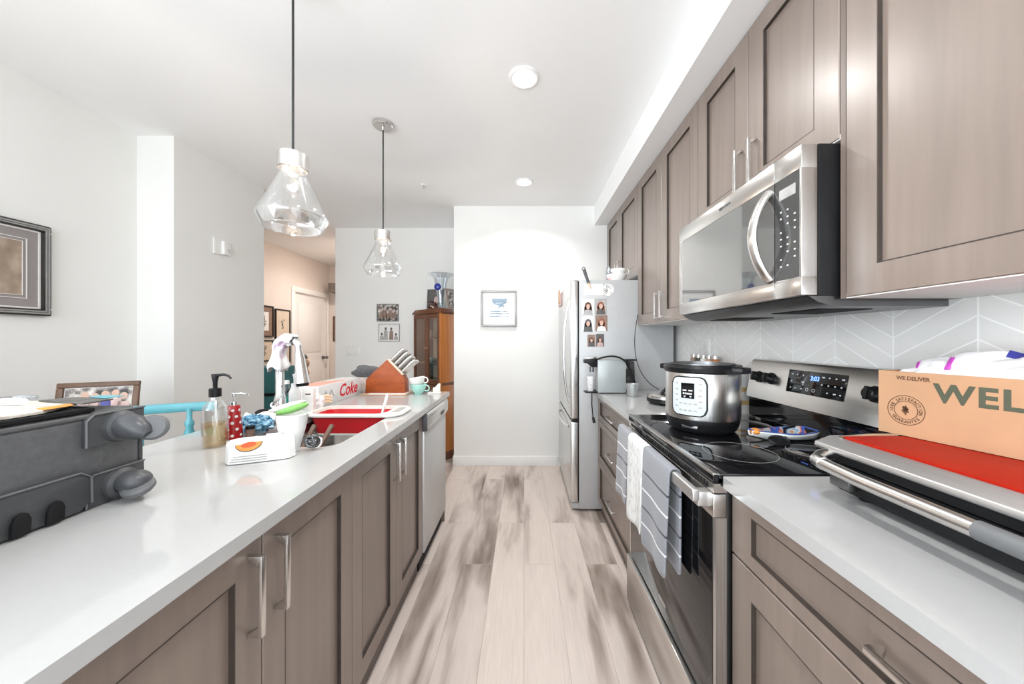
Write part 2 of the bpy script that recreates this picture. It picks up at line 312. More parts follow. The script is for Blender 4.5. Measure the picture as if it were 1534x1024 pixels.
# ---------------------------------------------------------------- builders
class MB:
    def __init__(s): s.bm = bmesh.new()
    def _merge(s, b2, mtx=None):
        if mtx is not None: bmesh.ops.transform(b2, matrix=mtx, verts=b2.verts)
        me = bpy.data.meshes.new('tmp'); b2.to_mesh(me); b2.free()
        s.bm.from_mesh(me); bpy.data.meshes.remove(me)
        return s
    def box(s, x0, x1, y0, y1, z0, z1, bev=0.0, seg=2, mtx=None):
        b = bmesh.new()
        bmesh.ops.create_cube(b, size=1, matrix=Matrix.Translation(((x0+x1)/2, (y0+y1)/2, (z0+z1)/2)) @ Matrix.Diagonal((abs(x1-x0), abs(y1-y0), abs(z1-z0), 1)))
        if bev: bmesh.ops.bevel(b, geom=b.edges[:], offset=bev, segments=seg, affect='EDGES', profile=0.5)
        return s._merge(b, mtx)
    def lathe(s, prof, seg=32, mtx=None, closed=False, a0=0, a1=2*PI):
        """profile [(r, z)], spun about local Z"""
        b = bmesh.new(); full = abs(a1 - a0 - 2*PI) < 1e-6
        n = seg if full else seg + 1; rings = []
        for r, z in prof:
            if r < 1e-6: rings.append([b.verts.new((0, 0, z))])
            else: rings.append([b.verts.new((r*math.cos(a0+(a1-a0)*k/seg), r*math.sin(a0+(a1-a0)*k/seg), z)) for k in range(n)])
        pairs = list(zip(rings, rings[1:])) + ([(rings[-1], rings[0])] if closed else [])
        for p, q in pairs:
            for k in range(seg):
                k2 = (k+1) % n
                if len(p) == 1 and len(q) == 1: continue
                if len(p) == 1: b.faces.new((p[0], q[k2], q[k]))
                elif len(q) == 1: b.faces.new((p[k], p[k2], q[0]))
                else: b.faces.new((p[k], p[k2], q[k2], q[k]))
        bmesh.ops.recalc_face_normals(b, faces=b.faces)
        return s._merge(b, mtx)
    def cyl(s, p0, p1, r0, r1=None, seg=20, bev=0.0):
        r1 = r0 if r1 is None else r1; p0, p1 = Vector(p0), Vector(p1); d = p1 - p0; L = d.length
        m = Matrix.Translation(p0) @ d.to_track_quat('Z', 'Y').to_matrix().to_4x4()
        if bev: prof = [(0, 0), (r0-bev, 0), (r0, bev), (r1, L-bev), (r1-bev, L), (0, L)]
        else: prof = [(0, 0), (r0, 0), (r1, L), (0, L)]
        return s.lathe(prof, seg, m)
    def tube(s, pts, r, seg=10, flat=None, close=False):
        """round (or flat=(rx, rz)) bar swept along points; r may be a list"""
        pts = [Vector(p) for p in pts]; b = bmesh.new(); rings = []; n = len(pts)
        up = Vector((0, 0, 1)); prev = None
        for i, p in enumerate(pts):
            if close: t = (pts[(i+1) % n] - pts[i-1]).normalized()
            else: t = (pts[min(i+1, n-1)] - pts[max(i-1, 0)]).normalized()
            if prev is None:
                u = t.cross(up)
                if u.length < 1e-3: u = t.cross(Vector((1, 0, 0)))
                u.normalize()
            else:
                u = prev - t * prev.dot(t); u.normalize()
            prev = u; v = t.cross(u)
            rr = r[i] if isinstance(r, (list, tuple)) else r
            ru, rv = (flat if flat else (rr, rr))
            rings.append([b.verts.new(p + u*ru*math.cos(2*PI*k/seg) + v*rv*math.sin(2*PI*k/seg)) for k in range(seg)])
        m = n if close else n-1
        for i in range(m):
            p, q = rings[i], rings[(i+1) % n]
            for k in range(seg): b.faces.new((p[k], p[(k+1) % seg], q[(k+1) % seg], q[k]))
        if not close:
            b.faces.new(rings[0][::-1]); b.faces.new(rings[-1])
        bmesh.ops.recalc_face_normals(b, faces=b.faces)
        return s._merge(b)
    def prism(s, poly, h0, h1, axis='z', bev=0.0, mtx=None):
        """polygon in the plane across axis: z -> (x, y), y -> (x, z), x -> (y, z)"""
        b = bmesh.new()
        f = {'z': lambda a, c, h: (a, c, h), 'y': lambda a, c, h: (a, h, c), 'x': lambda a, c, h: (h, a, c)}[axis]
        lo = [b.verts.new(f(a, c, h0)) for a, c in poly]; hi = [b.verts.new(f(a, c, h1)) for a, c in poly]
        n = len(poly)
        b.faces.new(lo[::-1]); b.faces.new(hi)
        for i in range(n): b.faces.new((lo[i], lo[(i+1) % n], hi[(i+1) % n], hi[i]))
        bmesh.ops.recalc_face_normals(b, faces=b.faces)
        if bev: bmesh.ops.bevel(b, geom=b.edges[:], offset=bev, segments=2, affect='EDGES', profile=0.5)
        return s._merge(b, mtx)
    def ball(s, c, rx, ry=None, rz=None, seg=16, mtx=None):
        ry = rx if ry is None else ry; rz = rx if rz is None else rz
        b = bmesh.new()
        bmesh.ops.create_uvsphere(b, u_segments=seg, v_segments=max(6, seg//2), radius=1)
        bmesh.ops.transform(b, matrix=Matrix.Translation(c) @ Matrix.Diagonal((rx, ry, rz, 1)), verts=b.verts)
        return s._merge(b, mtx)
    def ico(s, c, rx, ry, rz, sub=3, noise=0.0, freq=8.0, seed=0, zmin=None):
        from mathutils import noise as NZ
        b = bmesh.new(); bmesh.ops.create_icosphere(b, subdivisions=sub, radius=1)
        for v in b.verts:
            k = 1 + noise * NZ.noise(v.co * freq / 4 + Vector((seed*3.7, seed*1.3, 0)))
            v.co = Vector((v.co.x*rx*k, v.co.y*ry*k, v.co.z*rz*k)) + Vector(c)
            if zmin is not None: v.co.z = max(v.co.z, zmin)
        return s._merge(b)
    def torus(s, c, R0, r, seg=40, rs=8, mtx=None, arc=None):
        a0, a1 = arc if arc else (0, 2*PI); n = seg
        pts = [(R0*math.cos(a0+(a1-a0)*k/n), R0*math.sin(a0+(a1-a0)*k/n), 0) for k in range(n if not arc else n+1)]
        t = MB().tube(pts, r, rs, close=not arc)
        m = Matrix.Translation(c) @ (mtx if mtx is not None else Matrix.Identity(4))
        me = bpy.data.meshes.new('t'); t.bm.to_mesh(me); t.bm.free(); b = bmesh.new(); b.from_mesh(me); bpy.data.meshes.remove(me)
        return s._merge(b, m)
    def sheet(s, rows):
        """grid of points -> open surface"""
        b = bmesh.new(); vs = [[b.verts.new(p) for p in r] for r in rows]
        for i in range(len(vs)-1):
            for j in range(len(vs[0])-1): b.faces.new((vs[i][j], vs[i][j+1], vs[i+1][j+1], vs[i+1][j]))
        return s._merge(b)
    def flat(s, poly, mtx=None):
        b = bmesh.new(); b.faces.new([b.verts.new(p) for p in poly]); return s._merge(b, mtx)
    def disc(s, c, rx, ry, h, mtx, seg=24):
        """thin ellipse plate in the local x, y plane"""
        return s.prism([(c[0]+rx*math.cos(2*PI*k/seg), c[1]+ry*math.sin(2*PI*k/seg)) for k in range(seg)], c[2], c[2]+h, 'z', mtx=mtx)
    def text(s, body, size, mtx, ext=0.0002, shear=0.0, bold=0.0, align='LEFT', sx=1.0, gap=1.0):
        cu = bpy.data.curves.new('lettering', 'FONT'); cu.body = body; cu.size = size; cu.extrude = ext; cu.shear = shear; cu.offset = bold; cu.space_character = gap
        cu.align_x = align; cu.resolution_u = 3
        ob = bpy.data.objects.new('lettering', cu); COL.objects.link(ob)
        dg = bpy.context.evaluated_depsgraph_get()
        me = bpy.data.meshes.new_from_object(ob.evaluated_get(dg))
        b = bmesh.new(); b.from_mesh(me); bpy.data.meshes.remove(me)
        bpy.data.objects.remove(ob); bpy.data.curves.remove(cu)
        return s._merge(b, mtx @ Matrix.Diagonal((sx, 1, 1, 1)))
    def build(s, name, m, parent=None, local=False, smooth=35, solid=0.0, sub=0, offset=0.0):
        me = bpy.data.meshes.new(name); s.bm.to_mesh(me); s.bm.free()
        me.materials.append(M[m] if isinstance(m, str) else m)
        if smooth:
            me.shade_smooth(); me.set_sharp_from_angle(angle=R(smooth))
        o = bpy.data.objects.new(name, me); COL.objects.link(o)
        if sub:
            d = o.modifiers.new('smooth', 'SUBSURF'); d.levels = d.render_levels = sub
        if solid:
            d = o.modifiers.new('thick', 'SOLIDIFY'); d.thickness = solid; d.offset = offset
        if parent is not None:
            o.parent = parent
            if not local: o.matrix_parent_inverse = xform(parent).inverted()
        return o
def xform(o):
    m = Matrix.Translation(o.location) @ o.rotation_euler.to_matrix().to_4x4()
    if o.parent: m = xform(o.parent) @ o.matrix_parent_inverse @ m
    return m
def frame(o, right, up):
    """matrix whose local x, y, z are right, up and their normal, at o"""
    r, u = Vector(right).normalized(), Vector(up).normalized(); n = r.cross(u)
    m = Matrix((r, u, n)).transposed().to_4x4(); m.translation = o
    return m
def tag(o, label=None, cat=None, group=None, kind=None):
    if label: o['label'] = label
    if cat: o['category'] = cat
    if group: o['group'] = group
    if kind: o['kind'] = kind
    return o
def thing(name, label, cat, loc, rz=0, group=None, rot=None):
    o = bpy.data.objects.new(name, None); COL.objects.link(o)
    o.location = loc; o.rotation_euler = rot if rot else (0, 0, rz)
    o.empty_display_size = 0.05
    return tag(o, label, cat, group)
def struct(mb, name, m, parent=None):
    o = mb.build(name, m, parent)
    if parent is None: o['kind'] = 'structure'
    return o
def copy_tree(o, parent=None):
    c = o.copy(); COL.objects.link(c)
    if parent is not None: c.parent = parent
    for ch in [x for x in bpy.data.objects if x.parent == o]: copy_tree(ch, c)
    return c
def bez(p0, p1, p2, p3, n=16):
    p0, p1, p2, p3 = map(Vector, (p0, p1, p2, p3))
    return [p0*(1-t)**3 + p1*3*t*(1-t)**2 + p2*3*t*t*(1-t) + p3*t**3 for t in [k/n for k in range(n+1)]]
def rrect(x0, x1, y0, y1, r, n=6):
    pts = []
    for cx, cy, a in ((x1-r, y1-r, 0), (x0+r, y1-r, PI/2), (x0+r, y0+r, PI), (x1-r, y0+r, 1.5*PI)):
        for k in range(n+1): pts.append((cx+r*math.cos(a+PI/2*k/n), cy+r*math.sin(a+PI/2*k/n)))
    return pts
# ================================================================ the setting
CZ = 2.66
WB = 3.56                                        # kitchen end wall
struct(MB().box(-4.2, 1.4, -3.4, 6.6, -0.06, 0), 'floor', 'floor')
struct(MB().box(-4.2, 1.4, -3.4, 6.6, CZ, CZ+0.06), 'ceiling', 'ceiling')
struct(MB().box(1.168, 1.30, -3.3, WB+0.12, 0, CZ), 'wall_right', 'wall')
struct(MB().box(-0.719, 1.168, WB, WB+0.12, 0, CZ), 'wall_back', 'wall')
struct(MB().box(-2.31, 1.168, 4.25, 4.37, 0, CZ), 'wall_dining', 'wall')
struct(MB().box(-2.31, -2.19, 4.37, 6.40, 0, CZ), 'wall_hall_right', 'hall')
struct(MB().box(-3.72, -3.60, 3.15, 5.44, 0, CZ).box(-3.72, -3.60, 6.34, 6.52, 0, CZ).box(-3.72, -3.60, 5.44, 6.34, 2.05, CZ), 'wall_hall_left', 'hall')
struct(MB().box(-3.60, -2.19, 6.40, 6.52, 0, CZ), 'wall_hall_end', 'hall')
wl = MB().box(-2.73, -2.61, -0.55, 2.34, 0, CZ).box(-2.73, -2.61, -3.3, -2.65, 0, CZ).box(-2.73, -2.61, -2.65, -0.55, 0, 0.5).box(-2.73, -2.61, -2.65, -0.55, 2.5, CZ)
struct(wl, 'wall_left', 'wall')
struct(MB().box(-3.72, -2.36, 2.34, 3.15, 0, CZ), 'wall_column', 'wall')
wr = MB().box(-2.73, 1.168, -3.3, -3.18, 0, 0.35).box(-2.73, 1.168, -3.3, -3.18, 2.52, CZ).box(-2.73, -2.52, -3.3, -3.18, 0.35, 2.52).box(0.82, 1.168, -3.3, -3.18, 0.35, 2.52)
struct(wr, 'wall_rear', 'wall')
def window(name, x0, x1, y0, y1, z0, z1, along):
    w = MB()
    t = 0.05
    if along == 'x':
        for a in (x0, (x0*2+x1)/3, (x0+2*x1)/3, x1-t): w.box(a, a+t, y0, y1, z0, z1)
        w.box(x0, x1, y0, y1, z0, z0+t).box(x0, x1, y0, y1, z1-t, z1)
    else:
        for a in (y0, (y0+y1)/2, y1-t): w.box(x0, x1, a, a+t, z0, z1)
        w.box(x0, x1, y0, y1, z0, z0+t).box(x0, x1, y0, y1, z1-t, z1)
    struct(w, name, 'trim')
window('window_1', -2.52, 0.82, -3.27, -3.20, 0.35, 2.52, 'x')
window('window_2', -2.70, -2.64, -2.65, -0.55, 0.5, 2.5, 'y')  # unseen window added for the side fill light
struct(MB().box(0.722, 1.168, -3.18, WB, 2.462, CZ), 'trim_soffit', 'ceiling')
bb = MB().box(-0.731, 0.34, WB-0.012, WB, 0, 0.098, 0.003).box(-0.731, -0.719, WB-0.012, WB+0.12, 0, 0.098, 0.003)
struct(bb, 'baseboard_back', 'trim')
struct(MB().box(-2.31, -0.6, 4.238, 4.25, 0, 0.098, 0.003), 'baseboard_dining', 'trim')
struct(MB().box(-2.61, -2.598, -3.18, 2.34, 0, 0.098, 0.003), 'baseboard_left', 'trim')
struct(MB().box(-2.36, -2.348, 2.34, 3.15, 0, 0.098, 0.003), 'baseboard_column', 'trim')
struct(MB().box(-3.6, -3.588, 3.15, 5.36, 0, 0.098, 0.003), 'baseboard_hall', 'trim')
# backsplash of chevron tile on the right wall
struct(MB().box(1.158, 1.168, -0.7, 2.59, 0.914, 1.392), 'wall_backsplash', 'tile')
# hall door, closed, with casing and lever
d = struct(MB().box(-3.66, -3.625, 5.44, 6.34, 0.01, 2.05), 'door_1', 'trim')
pn = MB()
for z0, z1 in ((0.22, 0.95), (1.08, 1.90)):
    pn.box(-3.625, -3.619, 5.58, 6.20, z0, z1, 0.004)
pn.build('door_panel', 'trim', d)
k = MB().cyl((-3.625, 6.24, 0.98), (-3.59, 6.24, 0.98), 0.028).cyl((-3.60, 6.24, 0.98), (-3.555, 6.24, 0.98), 0.012).ball((-3.545, 6.24, 0.98), 0.028)
k.build('door_handle', 'steel_dark', d)
hg = MB()
for z in (0.25, 1.80): hg.box(-3.626, -3.615, 5.441, 5.452, z-0.05, z+0.05)
hg.build('hinge', 'steel_dark', d)
cs = MB().box(-3.60, -3.582, 5.36, 5.44, 0, 2.05, 0.003).box(-3.60, -3.582, 6.34, 6.395, 0, 2.05, 0.003).box(-3.60, -3.582, 5.36, 6.395, 2.05, 2.13, 0.003)
struct(cs, 'trim_door', 'trim')
# a lowered beam at the hall's end
struct(MB().box(-3.44, -2.31, 6.10, 6.40, 2.13, 2.29), 'trim_hall_beam', 'kick')

# ================================================================ lights the room has, plus one added above the camera
def recessed(x, y, label, power=8.5, spread=150):
    t = thing('recessed_light', label, 'ceiling light', (x, y, CZ), group='recessed ceiling lights')
    MB().lathe([(0.060, 0.0), (0.078, 0.0), (0.078, -0.006), (0.070, -0.009), (0.060, -0.006)], 36, closed=True).build('trim_ring', 'trim', t, True)
    MB().lathe([(0, -0.004), (0.061, -0.004), (0.061, 0.0), (0, 0.0)], 36).build('lens', 'lamp_lens', t, True)
    d = area_light('recessed_lamp', (x, y, CZ-0.015), (0, 0, 0), 0.12, 0.12, power, (1, 0.98, 0.96), 'DISK', spread)
    return t
LAMP = (1, 0.955, 0.90)
recessed(0.0, 1.82, 'nearer round recessed ceiling light, glowing white', 9)
recessed(0.0, 3.02, 'farther round recessed ceiling light, close to the end wall', 8, 135)
recessed(0.0, 0.62, 'added recessed ceiling light right above the camera, out of view')  # fixture added out of view to carry a fill lamp
t = recessed(-2.62, 5.30, 'recessed hallway ceiling light hidden behind the dining wall')
del t['group']
area_light('hall_lamp', (-2.62, 5.30, CZ-0.02), (0, 0, 0), 0.13, 0.13, 11.5, (1, 0.83, 0.71), 'DISK')

def pendant(x, y, label):
    t = thing('pendant_lamp', label, 'pendant light', (x, y, CZ), group='glass pendants over the island')
    zc = 1.975 - CZ
    MB().lathe([(0, 0), (0.062, 0), (0.062, -0.016), (0.056, -0.022), (0.010, -0.024), (0.008, -0.045), (0, -0.045)], 32).build('canopy', 'nickel', t, True)
    MB().cyl((0, 0, -0.02), (0, 0, zc-0.002), 0.0042, seg=10).build('cord', 'cable', t, True)
    MB().lathe([(0, zc), (0.049, zc), (0.051, zc-0.002), (0.051, zc-0.056), (0.047, zc-0.058), (0.047, zc-0.03), (0, zc-0.03)], 36).build('cap', 'nickel', t, True)
    MB().lathe([(0.018, zc-0.03), (0.018, zc-0.075), (0.014, zc-0.078), (0, zc-0.078)], 20).build('socket', 'steel', t, True)
    zg = zc - 0.05
    outer = [(0.043, zg), (0.045, zg-0.025), (0.060, zg-0.060), (0.085, zg-0.115), (0.108, zg-0.160), (0.1165, zg-0.180), (0.115, zg-0.190), (0.096, zg-0.226)]
    inner = [(r-0.0032, z) for r, z in outer[::-1]]
    MB().lathe(outer + inner, 56, closed=True).build('glass_shade', 'glass', t, True)
    MB().torus((0, 0, zg-0.226), 0.0944, 0.0022, 56, 8).build('shade_rim', 'glass', t, True)
    b = MB().lathe([(0, zc-0.155), (0.018, zc-0.150), (0.029, zc-0.130), (0.030, zc-0.118), (0.020, zc-0.092), (0.013, zc-0.078), (0, zc-0.078)], 20)
    b.build('bulb', 'bulb', t, True)
    point_light('pendant_glow', (x, y, CZ+zc-0.118), 8, (1, 0.92, 0.84), 0.011)
    return t
pendant(-0.865, 1.30, 'larger-looking nearer pendant with a clear glass cone shade over the sink')
pendant(-0.897, 2.21, 'smaller-looking farther pendant with a clear glass cone shade and round ceiling plate')
sp = thing('fire_sprinkler', 'tiny ceiling sprinkler head between the pendants and the end wall', 'sprinkler', (-0.89, 3.08, CZ))
MB().lathe([(0, 0), (0.028, 0), (0.026, -0.006), (0, -0.006)], 20).build('escutcheon', 'white', sp, True)
MB().cyl((0, 0, -0.006), (0, 0, -0.03), 0.006, seg=10).cyl((0, 0, -0.03), (0, 0, -0.033), 0.014, seg=12).build('nozzle', 'nickel', sp, True)

# ================================================================ cabinets
def pull_mesh(p, axis, out, L=0.165, w=0.0065, proj=0.032):
    """arched bar pull centred at p; axis 'y' or 'z'; out = +1 or -1 along x"""
    h = L/2
    pts = [(-h, 0), (-h, proj), (h, proj), (h, 0), (h-0.006, 0), (h-0.022, proj-0.008), (-h+0.022, proj-0.008), (-h+0.006, 0)]
    m = MB()
    if axis == 'z': m.prism([(p[0]+out*b, p[2]+a) for a, b in pts], p[1]-w, p[1]+w, 'y', 0.0012)
    else: m.prism([(p[0]+out*b, p[1]+a) for a, b in pts], p[2]-w, p[2]+w, 'z', 0.0012)
    return m
def front(kind, parent, y0, y1, z0, z1, xf, out, fw, fh, handle=None, m='cab', th=0.02, rec=0.011):
    """shaker front: framed panel facing +x or -x. fw/fh are stile and rail widths"""
    g = 0.0016; y0 += g; y1 -= g; z0 += g; z1 -= g
    b = bmesh.new(); xb = xf - out*th
    def loop(x, i, j): return [b.verts.new((x, y0+i, z0+j)), b.verts.new((x, y1-i, z0+j)), b.verts.new((x, y1-i, z1-j)), b.verts.new((x, y0+i, z1-j))]
    A, e, B, F, P = loop(xb, 0, 0), loop(xf-out*0.002, 0, 0), loop(xf, 0.002, 0.002), loop(xf, fw, fh), loop(xf-out*rec, fw, fh)
    for p, q in ((A, e), (e, B), (B, F)):
        for i in range(4): b.faces.new((p[i], p[(i+1) % 4], q[(i+1) % 4], q[i]))
    b.faces.new(A); b.faces.new(P)
    bmesh.ops.recalc_face_normals(b, faces=b.faces)
    mb = MB(); mb._merge(b); o = mb.build(kind, m, parent, smooth=0)
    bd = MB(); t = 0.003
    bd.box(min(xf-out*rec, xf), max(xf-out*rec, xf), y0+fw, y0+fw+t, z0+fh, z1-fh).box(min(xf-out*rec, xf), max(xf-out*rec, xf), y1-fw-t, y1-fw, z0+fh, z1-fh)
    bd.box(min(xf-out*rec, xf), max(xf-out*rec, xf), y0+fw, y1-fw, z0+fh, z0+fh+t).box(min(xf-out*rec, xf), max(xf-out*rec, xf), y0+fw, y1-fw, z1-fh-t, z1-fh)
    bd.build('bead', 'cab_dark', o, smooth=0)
    if handle:
        axis, hy, hz = handle
        pull_mesh((xf, hy, hz), axis, out).build('handle', 'nickel', o)
    return o
def base_cab(label, y0, y1, xback, xface, out, fronts, open_top=False, ktop=0.10, krec=0.03, label_extra=None):
    t = thing('base_cabinet', label, 'cabinet', ((xback+xface)/2, (y0+y1)/2, 0))
    xi = xface - out*0.021
    lo, hi = min(xback, xi), max(xback, xi)
    c = MB()
    if open_top:
        c.box(lo, hi, y0, y0+0.016, ktop, 0.883).box(lo, hi, y1-0.016, y1, ktop, 0.883).box(lo, hi, y0, y1, ktop, ktop+0.016)
        xb0 = xback; c.box(min(xb0, xb0+out*0.016), max(xb0, xb0+out*0.016), y0, y1, ktop, 0.883)
        c.box(min(xi, xi-out*0.018), max(xi, xi-out*0.018), y0, y1, 0.84, 0.883)
    else: c.box(lo, hi, y0, y1, ktop, 0.883)
    c.build('carcass', 'cab_side', t, smooth=0)
    xk = xface - out*krec
    MB().box(min(xk, xk-out*0.016), max(xk, xk-out*0.016), y0, y1, 0, ktop).build('toe_kick', 'kick', t, smooth=0)
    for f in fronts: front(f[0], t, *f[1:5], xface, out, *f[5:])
    return t
# --- island, facing the aisle (+x)
IX = -0.56
def idoor(a, b, hy): return ('door', a, b, 0.104, 0.880, 0.068, 0.068, ('z', hy, 0.762))
base_cab('island base cabinet nearest the camera, two shaker doors with tall pulls', 0.353, 1.133, -1.14, IX, 1, [idoor(0.353, 0.743, 0.705), idoor(0.743, 1.133, 0.781)])
base_cab('island sink cabinet beside the dishwasher, two shaker doors', 1.133, 1.916, -1.14, IX, 1, [idoor(1.133, 1.5245, 1.488), idoor(1.5245, 1.916, 1.561)], open_top=True)
base_cab('island base cabinet behind the nearest one, under the suitcase end', -0.43, 0.353, -1.14, IX, 1, [idoor(-0.43, -0.04, -0.08), idoor(-0.04, 0.353, 0.0)])
ie = thing('island_cladding', 'brown cladding closing the island past the dishwasher and behind it', 'cabinet', (-0.85, 2.47, 0))
MB().box(-1.14, -0.565, 2.458, 2.478, 0, 0.883).build('side_panel', 'cab', ie, smooth=0)
MB().box(-1.16, -1.141, -0.43, 2.478, 0, 0.883).build('back_panel', 'cab', ie, smooth=0)
# --- right run (-x)
RX = 0.56
def rdr(a, b, z0, z1, L=True, hz=None):
    return ('drawer', a, b, z0, z1, 0.068, 0.040, ('y', (a+b)/2, hz if hz else (z0+z1)/2))
base_cab('three-drawer base cabinet between fridge and range', 1.703, 2.572, 1.157, 0.548, -1,
         [rdr(1.703, 2.572, 0.702, 0.880), rdr(1.703, 2.572, 0.408, 0.700), rdr(1.703, 2.572, 0.104, 0.406)])
base_cab('right base cabinet beside the range with one wide drawer over two doors', 0.02, 0.936, 1.157, RX, -1,
         [('drawer', 0.02, 0.936, 0.712, 0.880, 0.078, 0.036, ('y', 0.46, 0.80)),
          ('door', 0.478, 0.936, 0.104, 0.710, 0.078, 0.072, ('z', 0.515, 0.60)), ('door', 0.02, 0.478, 0.104, 0.710, 0.078, 0.072, ('z', 0.44, 0.60))])
# --- worktops
def worktop(name, label, x0, x1, y0, y1, hole=None, z0=0.884, z1=0.914):
    b = bmesh.new()
    def ring(pts): 
        vs = [b.verts.new((x, y, z1)) for x, y in pts]
        return [b.edges.new((vs[i], vs[(i+1) % len(vs)])) for i in range(len(vs))]
    e = ring(rrect(x0, x1, y0, y1, 0.004, 2))
    if hole: e = e + ring(hole)
    bmesh.ops.triangle_fill(b, edges=e, use_beauty=True)
    r = bmesh.ops.extrude_face_region(b, geom=b.faces[:])
    vs = [v for v in r['geom'] if isinstance(v, bmesh.types.BMVert)]
    bmesh.ops.translate(b, verts=vs, vec=(0, 0, z0-z1))
    bmesh.ops.recalc_face_normals(b, faces=b.faces)
    m = MB(); m._merge(b); o = m.build(name, 'quartz', smooth=30)
    return tag(o, label, 'countertop')
SX0, SX1, SY0, SY1 = -1.035, -0.655, 1.195, 1.885
worktop('island_worktop', 'long pale quartz island countertop with the sink cut into it', -1.32, -0.535, -0.45, 2.50, rrect(SX0, SX1, SY0, SY1, 0.06))
worktop('worktop', 'short pale quartz countertop between fridge and range, under the coffee machine', 0.516, 1.157, 1.702, 2.583)
worktop('worktop', 'pale quartz countertop right of the range, under the cardboard box', 0.535, 1.157, -0.45, 0.936)
# --- upper cabinets
UX = 0.85
def upper(label, y0, y1, z0, z1, splits, handles, sw=0.080, rw=0.072):
    t = thing('upper_cabinet', label, 'cabinet', (1.0, (y0+y1)/2, z0))
    MB().box(UX+0.021, 1.166, y0, y1, z0+0.014, z1).build('carcass', 'cab_side', t, smooth=0)
    MB().box(UX+0.003, 1.157, y0, y1, z0, z0+0.0135).build('underside', 'melamine', t, smooth=0)
    ys = [y0] + splits + [y1]
    for i in range(len(ys)-1):
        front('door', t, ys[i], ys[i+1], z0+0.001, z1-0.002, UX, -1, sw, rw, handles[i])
    return t
upper('near upper cabinet right of the microwave, broad doors running out of frame', 0.0, 0.918, 1.392, 2.46, [0.459], [('z', 0.42, 1.53), ('z', 0.50, 1.53)])
upper('short two-door upper cabinet above the microwave', 0.935, 1.697, 1.823, 2.46, [1.316], [('z', 1.275, 1.94), ('z', 1.357, 1.94)])
upper('tall two-door upper cabinet between microwave and fridge', 1.699, 2.592, 1.392, 2.46, [2.150], [('z', 2.110, 1.50), ('z', 2.190, 1.50)])
upper('far upper cabinet above the fridge', 2.594, 3.553, 1.775, 2.46, [3.10], [('z', 3.06, 1.90), ('z', 3.14, 1.90)])
MBf = MB().box(UX+0.002, 1.15, 0.919, 0.934, 1.392, 2.46)
tag(MBf.build('filler_strip', 'cab_side', smooth=0), 'thin upright filler strip between microwave and near upper cabinet', 'cabinet panel')
# ================================================================ dishwasher
dw = thing('dishwasher', 'stainless dishwasher at the far end of the island', 'dishwasher', (-0.85, 2.19, 0))
MB().box(-1.13, -0.60, 1.924, 2.452, 0.09, 0.875).build('tub', 'steel_dark', dw)
MB().box(-0.60, -0.553, 1.926, 2.450, 0.102, 0.775, 0.004).build('door_panel', 'dw_steel', dw)
cp = MB().prism([(-0.60, 0.778), (-0.545, 0.778), (-0.536, 0.80), (-0.536, 0.862), (-0.546, 0.874), (-0.60, 0.874)], 1.926, 2.450, 'y', 0.002).build('control_panel', 'steel', dw)
MB().box(-0.5375, -0.5345, 2.24, 2.33, 0.800, 0.822, 0.001).build('pocket_handle', 'black', cp)
MB().box(-0.60, -0.5355, 1.922, 1.9258, 0.778, 0.874, 0.001).build('end_cap', 'grey_plastic', cp)
mk = MB()
for i in range(5): mk.box(-0.5362, -0.5352, 1.98+i*0.035, 1.998+i*0.035, 0.845, 0.850)
mk.build('button', 'steel_dark', cp)
MB().box(-0.63, -0.585, 1.926, 2.450, 0.0, 0.10).build('toe_kick', 'black_matt', dw)

# ================================================================ range
rg = thing('range_cooker', 'stainless electric range with black glass cooktop', 'range', (0.84, 1.319, 0))
Y0, Y1 = 0.940, 1.699
MB().box(0.55, 1.10, Y0+0.004, Y1-0.004, 0.0, 0.904).build('body', 'steel_dark', rg)
ck = MB().box(0.528, 1.125, Y0, Y1, 0.905, 0.919, 0.002).build('cooktop', 'black_glass', rg)
for cx, cy, r in ((0.70, 1.13, 0.105), (0.70, 1.50, 0.085), (0.945, 1.13, 0.075), (0.945, 1.50, 0.105)):
    MB().lathe([(r, 0.9190), (r+0.0011, 0.9190), (r+0.0011, 0.9194), (r, 0.9194)], 64, Matrix.Translation((cx, cy, 0)), closed=True).build('burner_ring', 'photo_grey', ck)
MB().box(0.512, 0.5275, Y0, Y1, 0.893, 0.919, 0.002).build('front_trim', 'black_glass', rg)
MB().box(0.5115, 0.530, Y0, Y1, 0.9145, 0.9205, 0.001).build('edge_trim', 'steel', rg)
vs = MB().box(0.5140, 0.55, Y0+0.001, Y1-0.001, 0.867, 0.892).build('vent_strip', 'steel', rg)
for i0, i1 in ((0, 9), (12, 31), (34, 44)):
    vt = MB().box(0.5134, 0.518, Y0+0.03+i0*0.0160, Y0+0.022+i1*0.0160, 0.872, 0.8735)
    for i in range(i0, i1): vt.box(0.5130, 0.518, Y0+0.03+i*0.0160, Y0+0.038+i*0.0160, 0.872, 0.887)
    vt.build('vent_slots', 'black_matt', vs)
dr = MB().box(0.517, 0.548, Y0+0.014, Y1-0.014, 0.252, 0.800, 0.002).build('oven_door', 'black_glass', rg)
MB().box(0.512, 0.549, Y0, Y1, 0.800, 0.864, 0.003).build('top_rail', 'steel', dr)
sd = MB().box(0.519, 0.549, Y0, Y0+0.0135, 0.252, 0.7995).box(0.519, 0.549, Y1-0.0135, Y1, 0.252, 0.7995)
sd.build('side_trim', 'steel_v', dr)
hd = MB().box(0.462, 0.482, Y0+0.012, Y1-0.012, 0.838, 0.872, 0.004, 3)
for y in (Y0+0.014, Y1-0.048): hd.box(0.478, 0.513, y, y+0.034, 0.824, 0.864, 0.003)
hd.build('handle', 'satin', dr)
lg = MB().box(0.516, 0.5172, 1.27, 1.33, 0.30, 0.312).build('badge', 'steel', dr)
MB().box(0.503, 0.548, Y0, Y1, 0.022, 0.243, 0.003).build('storage_drawer', 'steel', rg)
